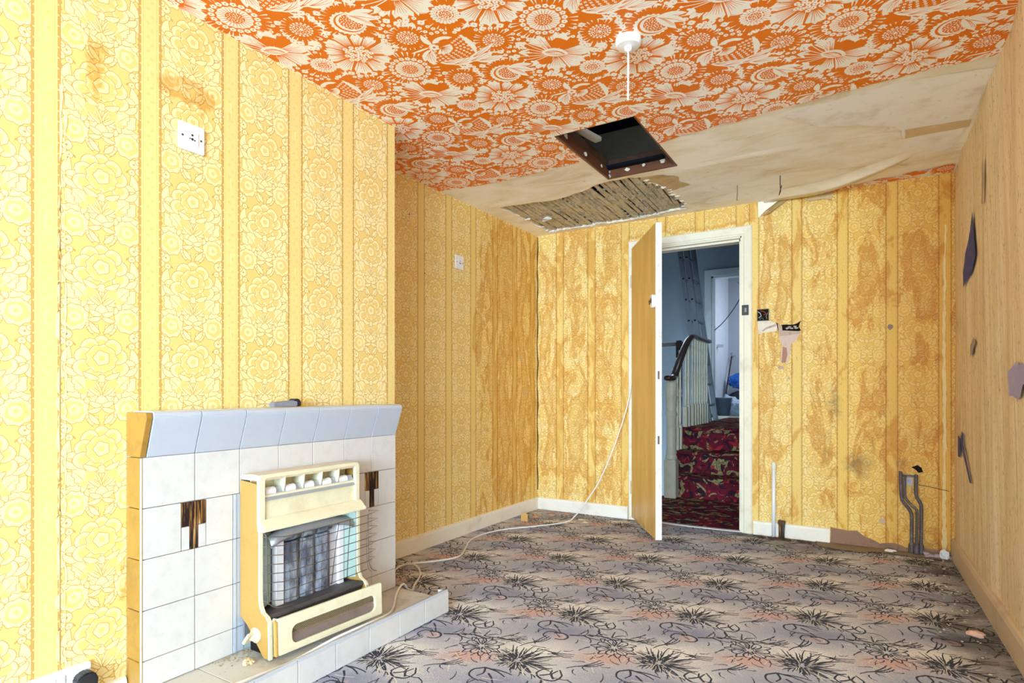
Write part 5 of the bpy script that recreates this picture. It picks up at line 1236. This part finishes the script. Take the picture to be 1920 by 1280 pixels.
# ------------------------------------------------------------------ scraps on the carpet
CARD = worn('brown_card', srgb(206, 164, 96), srgb(160, 120, 70), .4, 20, .9, .1)
def scrap(name, P, z, th, m, label, cat, group=None, tilt=0):
    bm = prism(P, 'z', z, z+th); 
    if tilt:
        c = Vector((P[0][0], P[0][1], z)); bmesh.ops.rotate(bm, verts=bm.verts, cent=c, matrix=Matrix.Rotation(tilt, 3, 'X'))
    return tag(fin(name, bm, m), label, cat, group)
bm = prism([(-2.180, .0), (-2.125, .0), (-2.122, .05), (-2.135, .056), (-2.142, .072), (-2.15, .056), (-2.178, .052)], 'y', 3.70, 3.704)
tag(fin('card_scrap', bm, CARD), 'torn piece of brown card standing up by the corner skirting', 'card')
FOAM = worn('pink_foam', srgb(226, 180, 160), srgb(190, 140, 120), .4, 30, .9, .1)
tag(fin('foam_lump', sphere_blob((.345, 2.86, .013), .022, 8, .25, 2, (1.3, .8, .55)), FOAM), 'pale pink lump lying on the carpet near the right wall', 'lump')
for i, (x, y, r) in enumerate(((-2.15, 3.86, .02), (-2.06, 3.98, .016), (-1.98, 4.06, .014))):
    tag(fin('plaster_fragment', sphere_blob((x, y, r*.35), r, i+20, .4, 2, (1.2, 1, .5)), worn('fragment', srgb(196, 150, 110), srgb(130, 90, 64), .6, 40, .9, .1)), ('largest reddish fragment on the carpet beside the recess skirting', 'middle reddish fragment on the carpet in the back left corner', 'reddish fragment close to the back skirting in the left corner')[i], 'fragment', 'fragments in the back corner')
for i, (x, y, r) in enumerate(((-1.80, 3.93, .016), (-1.75, 3.88, .012), (-1.84, 3.84, .010))):
    tag(fin('paper_scrap', sphere_blob((x, y, r*.4), r, i+30, .4, 2, (1.5, .8, .4)), worn('scrap', srgb(220, 196, 160), srgb(170, 130, 90), .5, 40, .9, .1)), ('largest cream scrap on the carpet right of the landing cable', 'cream scrap on the carpet farthest right of the hanging cable', 'smallest cream scrap just beside the cable on the carpet')[i], 'scrap', 'scraps below the hanging cable')
bm = bmesh.new(); rnd = random.Random(9)
for i in range(420):
    k = rnd.random()
    if k < .35: x, y = rnd.uniform(-2.25, -1.5), D-.02-abs(rnd.gauss(0, .14))
    elif k < .7: x, y = rnd.uniform(-.28, .30), D-.03-abs(rnd.gauss(0, .10))
    else: y = rnd.uniform(2.2, 4.1); x = .36-abs(rnd.gauss(0, .09))
    r = rnd.uniform(.001, .0045); sphere_blob((x, y, r*.4), r, i, .4, 1, (1.2, 1, .6), bm)
tag(fin('floor_crumbs', bm, worn('floor_crumbs', srgb(206, 192, 168), srgb(120, 96, 72), .7, 60, .95, .05)), 'plaster dust and crumbs scattered along the walls', 'crumbs', kind='stuff')
bm = bmesh.new()
for i in range(26): 
    x, y = -.49+rnd.gauss(0, .06), 4.09+rnd.gauss(0, .015); r = rnd.uniform(.006, .018); sphere_blob((x, y, r*.3), r, i, .45, 1, (1.4, .8, .5), bm)
tag(fin('carpet_fray', bm, worn('carpet_fray', srgb(84, 66, 54), srgb(50, 42, 36), .7, 50, .95, .05)), 'frayed dark carpet scraps around the pipe stub', 'fray', kind='stuff')
bm = bmesh.new()
for i in range(14): x, y = .33+rnd.gauss(0, .03), 4.12+rnd.gauss(0, .015); r = rnd.uniform(.008, .02); sphere_blob((x, y, r*.5), r, i, .45, 1, (1.2, .8, 1), bm)
tag(fin('corner_rubble', bm, worn('corner_rubble', srgb(170, 156, 160), srgb(70, 60, 66), .7, 30, .95, .05)), 'bluish grey rubble in the bare right corner', 'rubble', kind='stuff')
tag(fin('plaster_chip', sphere_blob((.356, 4.085, .03), .024, 77, .3, 2, (.9, .6, 1.1)), worn('white_chip', srgb(220, 222, 226), srgb(150, 150, 160), .4, 40, .9, .1)), 'white chip of plaster standing in the bare right corner', 'chip')
tag(fin('plaster_chip', sphere_blob((.10, 4.10, .011), .016, 78, .35, 2, (1.8, .7, .5)), worn('pale_chip', srgb(226, 216, 208), srgb(160, 146, 136), .4, 40, .9, .1)), 'flat pale chip beside the foot of the bent pipes', 'chip')
# ------------------------------------------------------------------ hall beyond the door
def hallcarpet():
    t = NT('red_floral_stair_carpet', .9, .1); p = t.obj()
    q = t.map(p, (1, 1, 1)); warp = t.noise(q, 7, 3)
    n = t.noise(q, 9, 4, .55, 1.6); c = t.mix(t.ramp(n, .50, .56), srgb(112, 28, 44), srgb(56, 30, 44))
    v = t.noise(t.map(q, (1, 1, 1), loc=(3, 1, 2)), 6.5, 3, .5, 2.4); c = t.mix(t.ramp(v, .54, .57), c, srgb(160, 146, 96)); c = t.mix(t.ramp(v, .60, .64), c, srgb(110, 104, 66)); c = t.mix(t.ramp(v, .66, .69), c, srgb(176, 164, 122))
    m = t.noise(t.map(q, loc=(7, 4, 4)), 8, 3, .5, 1.8); c = t.mix(t.ramp(m, .60, .63), c, srgb(170, 46, 54))
    f = t.noise(p, 300, 2); return t.color(t.mix(t.ramp(f, .4, .7, 0, .3), c, (.02, .02, .02)))
HCARP = hallcarpet()
HALLW = worn('blue_grey_hall_wall', srgb(150, 160, 168), srgb(120, 130, 138), .3, 3, .7, .2)
HTRIM = worn('grey_hall_gloss', srgb(206, 212, 212), srgb(150, 154, 152), .35, 6, .35, .4)
HCREAM = worn('cream_baluster_paint', srgb(206, 198, 174), srgb(160, 148, 122), .4, 12, .35, .4)
MAHOG = worn('dark_polished_handrail', srgb(66, 44, 36), srgb(40, 28, 24), .4, 14, .22, .5)
SY = [5.253, 5.50, 5.753]; SZ = [.19, .385, .595]
LX0, LX1 = -1.60, -.58
tag(fin('floor', box(-2.75, LX1, D+.03, SY[0], -.02, .001), HCARP), 'red floral carpet of the hall just beyond the door', kind='structure')
stairs = tag(bpy.data.objects.new('staircase', None), 'three steps in red floral carpet up to the landing', kind='structure'); COL.objects.link(stairs); stairs.location = (-1.05, SY[0], 0)
for i in range(3):
    y0, z = SY[i], SZ[i]; zp = 0 if i == 0 else SZ[i-1]; yb = SY[i+1]+.02 if i < 2 else 8.09
    bm = prism([(y0, zp), (y0, z-.035), (y0-.022, z-.028), (y0-.028, z-.014), (y0-.02, z-.002), (y0-.004, z), (yb, z), (yb, zp)], 'x', LX0+.035 if i < 2 else LX0-.0, LX1); adopt(stairs, fin('step' if i < 2 else 'landing', bm, HCARP, bevel=.004))
def wallbox(name, x0, x1, y0, y1, z0, z1, m, label): return tag(fin(name, box(x0, x1, y0, y1, z0, z1), m), label, kind='structure')
wallbox('wall_right', LX1, LX1+.08, D+.12, 8.1, 0, 3.4, HALLW, 'right wall of the hall beyond the door')
wallbox('wall_left', -2.78, -2.70, D+.12, 8.1, -1.2, 3.4, HALLW, 'pale blue left wall of the stairwell')
wallbox('ceiling', -2.8, .1, D+.12, 8.3, 3.2, 3.25, HALLW, 'hall ceiling')
FY = 8.095
bm = bmesh.new()
for r in ((-2.8, -1.815, -1.2, 3.3), (-1.045, .1, .595, 3.3), (-1.815, -1.045, 2.475, 3.3)): box(r[0], r[1], FY, FY+.12, r[2], r[3], bm)
tag(fin('wall_back', bm, HALLW), 'blue grey wall at the end of the landing', kind='structure')
tr = tag(bpy.data.objects.new('trim_4', None), 'grey painted frame of the far room doorway', kind='structure'); COL.objects.link(tr); tr.location = (-1.4, FY, .595)
for r in ((-1.90, -1.812, .595, 2.56), (-1.048, -.96, .595, 2.56)): adopt(tr, fin('architrave', box(r[0], r[1], FY-.02, FY, r[2], r[3]), HTRIM, bevel=.005))
adopt(tr, fin('architrave', box(-1.90, -.96, FY-.021, FY-.001, 2.475, 2.56), HTRIM, bevel=.005)); adopt(tr, fin('jamb', box(-1.815, -1.79, FY, FY+.12, .595, 2.475), HTRIM)); adopt(tr, fin('head', box(-1.815, -1.045, FY, FY+.12, 2.45, 2.475), HTRIM))
adopt(tr, fin('sill', box(-1.815, -1.045, FY-.03, FY+.10, .595, .612), worn('pale_sill', srgb(206, 204, 180), srgb(150, 144, 120), .4, 10)))
# far room
def floralwall():
    t = NT('faded_floral_far_wallpaper', .7, .2); p = t.obj(); v = t.voro(t.map(p, (1, 1, 1)), 5.2); n = t.noise(p, 22, 3, .6, 1)
    c = t.mix(t.math('MULTIPLY', t.ramp(v, .18, .28, 1, 0), t.ramp(n, .48, .58)), srgb(176, 176, 182), srgb(112, 112, 128)); return t.color(c)
FRW = floralwall()
wallbox('floor', -2.6, -.2, FY+.1, 11.3, .55, .6, worn('far_room_boards', srgb(150, 146, 140), srgb(90, 84, 80), .6, 4), 'floor of the littered far room')
wallbox('wall_back', -2.6, -.2, 9.95, 10.05, .55, 3.2, FRW, 'far room wall in grey floral wallpaper')
o = wallbox('wall_left', -2.05, -1.965, FY+.12, 9.95, .55, 3.2, worn('pale_far_wall', srgb(236, 236, 240), srgb(206, 208, 216), .5, 9, .7, .2, fine=26), 'pale left wall of the far room')
wallbox('wall_right', -.28, -.2, FY+.12, 10.9, .55, 3.2, FRW, 'right wall of the far room'); wallbox('ceiling', -2.6, -.2, FY+.12, 11, 3.15, 3.2, HALLW, 'ceiling of the far room')
# stairwell panelling
for x0, x1, y in ((-2.70, -2.62, 6.2), (-2.70, -2.60, 6.95), (-2.70, -2.62, 7.6)): tag(fin('trim_5', box(x0, x1, y, y+.10, -.6, 3.2), HTRIM, bevel=.006), 'white upright board on the stairwell wall', kind='structure')

# balustrade
bal = empty('balustrade', (-1.53, 5.32, 0), 'cream turned balustrade with dark handrail rising beside the carpeted steps', 'railing')
def bpart(name, bm, m, smooth=False, bevel=0): o = fin(name, bm, m, None, smooth, bevel); adopt(bal, o); return o
nx, nyy = -1.512, 5.20
bm = lathe([(.050, .335), (.054, .35), (.050, .37), (.044, .385), (.050, .40), (.042, .43), (.046, .52), (.043, .70), (.048, .725), (.055, .74), (.048, .755), (.040, .78), (.050, .82), (.046, .86), (.055, .89), (.046, .905), (.050, .94), (.052, 1.01), (.044, 1.03)], nx, nyy, 20)
bpart('newel_shaft', bm, HCREAM, True); bpart('newel_foot', box(nx-.052, nx+.052, nyy-.052, nyy+.052, 0, .34), HCREAM, bevel=.006)
hp = smooth_path([(nx-.02, nyy-.055, 1.055), (nx-.005, nyy+.03, 1.055), (-1.525, 5.32, 1.065), (-1.53, 5.40, 1.11), (-1.53, 5.55, 1.235), (-1.53, 5.75, 1.385), (-1.53, 5.92, 1.47), (-1.53, 6.08, 1.492), (-1.53, 6.3, 1.487), (-1.53, 6.70, 1.487)], 5)
bm = bmesh.new(); prev = None; P = [Vector(p) for p in hp]
pro = [(-.026, -.012), (-.034, .004), (-.028, .020), (-.012, .028), (.012, .028), (.028, .020), (.034, .004), (.026, -.012), (.0, -.018)]
for i, p in enumerate(P):
    tg = (P[min(i+1, len(P)-1)]-P[max(i-1, 0)]).normalized(); s = tg.cross(Vector((0, 0, 1))).normalized(); u = s.cross(tg)
    r_ = [bm.verts.new(p+s*a+u*b) for a, b in pro]
    if prev:
        for q in range(9): bm.faces.new((prev[q], prev[(q+1) % 9], r_[(q+1) % 9], r_[q]))
    else: bm.faces.new(r_)
    prev = r_
bm.faces.new(prev); bpart('handrail', bm, MAHOG, True)
rail_z = lambda y: float(np.interp(y, [p[1] for p in hp], [p[2] for p in hp]))-.012
def turned(x, y, z0, z1):
    h = z1-z0; pr = [(.013, 0), (.0155, .01), (.011, .03), (.0125, .06), (.015, .22), (.011, .36), (.0155, .40), (.0125, .43), (.016, .46), (.0125, .49), (.010, .62), (.013, .80), (.0155, .84), (.012, .88), (.0145, 1)]
    s0 = z0+h*.24; bm = lathe([(r, s0+(z1-s0)*t) for r, t in pr], x, y, 10); box(x-.019, x+.019, y-.019, y+.019, z0, s0, bm); return bm
for y in (5.36, 5.47): bpart('baluster', turned(-1.575, y, SZ[0] if y < 5.4 else SZ[0], rail_z(y)), HCREAM)
for y in (5.60, 5.70): bpart('baluster', turned(-1.57, y, SZ[1], rail_z(y)), HCREAM)
for k in range(9):
    y = 5.80+k*.102+(.05 if k > 1 else 0); bpart('baluster', turned(-1.545, y, SZ[2], rail_z(min(y, 6.69))), HCREAM)
o = tag(fin('dark_rail', box(-2.70, -1.66, 6.32, 6.36, 1.43, 1.468), MAHOG, bevel=.004), 'dark horizontal rail crossing the stairwell behind the balustrade', 'rail')
o = tag(fin('gap_shade_strip', prism([(-1.66, 5.86), (-1.60, 5.86), (-1.60, 5.89), (-1.66, 5.89)], 'z', 0, 1.45), worn('gap_shade', srgb(48, 42, 40), srgb(30, 28, 28), .5, 14, .9, .1), bevel=.008), 'narrow dark strip put in for the shaded gap behind the balusters', 'strip')  # added dark strip stands in for a shaded gap
# aluminium ladder leaning in the stairwell: near and far rails of two sections
ALU = worn('weathered_aluminium', srgb(120, 126, 134), srgb(76, 82, 90), .5, 14, .4, .5, .45)
lad = empty('ladder', (-1.6, 7.1, -.3), 'grey aluminium extension ladder leaning up behind the handrail', 'ladder')
def rail(x0, z0, x1, z1, y, wd=.055, dp=.024, name='ladder_rail'):
    bm = prism([(x0-wd/2, z0), (x0+wd/2, z0), (x1+wd/2, z1), (x1-wd/2, z1)], 'y', y-dp/2, y+dp/2); o = fin(name, bm, ALU, bevel=.002); adopt(lad, o); return o
Z0, Z1 = -.30, 3.10
lx = lambda z, c: c+.13*(1.55-z)
for c, y in ((-1.775, 6.92), (-1.705, 6.92), (-1.775, 7.28), (-1.705, 7.28)): rail(lx(Z0, c), Z0, lx(Z1, c), Z1, y)
for k in range(13):
    z = .04+k*.246
    for c in (-1.775, -1.705):
        adopt(lad, fin('rung', tube([(lx(z, c), 6.90, z), (lx(z, c), 7.30, z)], .014, 8), ALU, smooth=True)); adopt(lad, fin('rung_end', tube([(lx(z, c), 6.896, z), (lx(z, c), 6.907, z)], .010, 8), DARK))
# wire hanging across the landing doorway
tag(fin('loose_wire', tube(smooth_path([(-1.17, FY-.004, 2.86), (-1.20, FY-.10, 2.78), (-1.30, FY-.11, 2.45), (-1.45, FY-.12, 2.10), (-1.62, FY-.12, 1.86), (-1.75, FY-.12, 1.74)], 5), .006, 6), BLK, smooth=True), 'loose black wire hanging across the far doorway', 'wire')
# things heaped in the far room
def crumple(name, c, r, sq, m, seed, label, cat, jag=.22):
    return tag(fin(name, sphere_blob((c[0], c[1], c[2]+r*sq[2]*.75), r, seed, jag, 3, sq), m, smooth=False), label, cat)
FZ = .60
crumple('rubbish_bag', (-1.66, 9.62, FZ+.40), .20, (1.2, .8, .62), worn('blue_bag', srgb(46, 104, 190), srgb(30, 64, 130), .5, 9, .35, .4), 1, 'bright blue bag on top of the heap in the far room', 'bag')
crumple('rubbish_bag', (-1.62, 9.62, FZ), .27, (1.1, .8, .75), worn('black_bag', srgb(44, 46, 58), srgb(80, 84, 100), .5, 12, .35, .4), 2, 'black bag under the blue bag in the far room', 'bag', .16)
crumple('crumpled_sheet', (-1.80, 9.12, FZ), .155, (1, .8, 1), worn('white_sheet', srgb(214, 222, 236), srgb(90, 96, 120), .5, 14, .6, .3), 3, 'crumpled white and black plastic sheet heaped above the grey bucket', 'sheet', .3)
crumple('crumpled_sheet', (-1.46, 8.66, FZ), .14, (1.3, .8, .8), worn('grey_sheet', srgb(170, 190, 204), srgb(100, 116, 130), .5, 16, .5, .4), 4, 'pale grey plastic sheet crumpled by the far doorway', 'sheet', .25)
crumple('rolled_cloth', (-1.42, 9.0, FZ), .12, (1.6, .7, .9), worn('dark_cloth_roll', srgb(70, 66, 76), srgb(120, 104, 104), .5, 12), 5, 'dark rolled cloth lying across the heap in the far room', 'cloth', .2)
bk = empty('bucket', (-1.80, 8.70, FZ), 'grey tapered plastic bucket just inside the far room', 'bucket')
adopt(bk, fin('bucket_body', lathe([(.095, FZ), (.10, FZ+.01), (.125, FZ+.23), (.133, FZ+.232), (.133, FZ+.25), (.124, FZ+.25), (.118, FZ+.235), (.095, FZ+.02)], -1.80, 8.70, 24), worn('grey_bucket', srgb(110, 124, 140), srgb(84, 92, 104), .4, 10, .45, .4), smooth=True))
adopt(bk, fin('bucket_handle', tube([(-1.935, 8.69, FZ+.235), (-1.90, 8.60, FZ+.15), (-1.80, 8.57, FZ+.10), (-1.70, 8.60, FZ+.15), (-1.665, 8.69, FZ+.235)], .004, 6), WIRE))
tag(fin('broom_handle', tube([(-1.915, 9.30, FZ+.01), (-1.905, 9.91, FZ+.90)], .011, 8), MAHOG, smooth=True), 'thin brown pole leaning against the far room wall', 'pole')
tag(fin('dark_lump', sphere_blob((-1.79, 7.85, .595+.024), .07, 9, .12, 2, (1, 1.3, .5)), worn('dark_lump', srgb(52, 54, 66), srgb(30, 30, 38), .4, 30)), 'small dark lump on the landing at the end of the balustrade', 'lump')
tag(fin('shelf_bracket', box(-1.966, -1.87, 9.1, 9.16, 1.60, 1.64), HTRIM, bevel=.003), 'small pale shelf stub on the left wall of the far room', 'shelf')
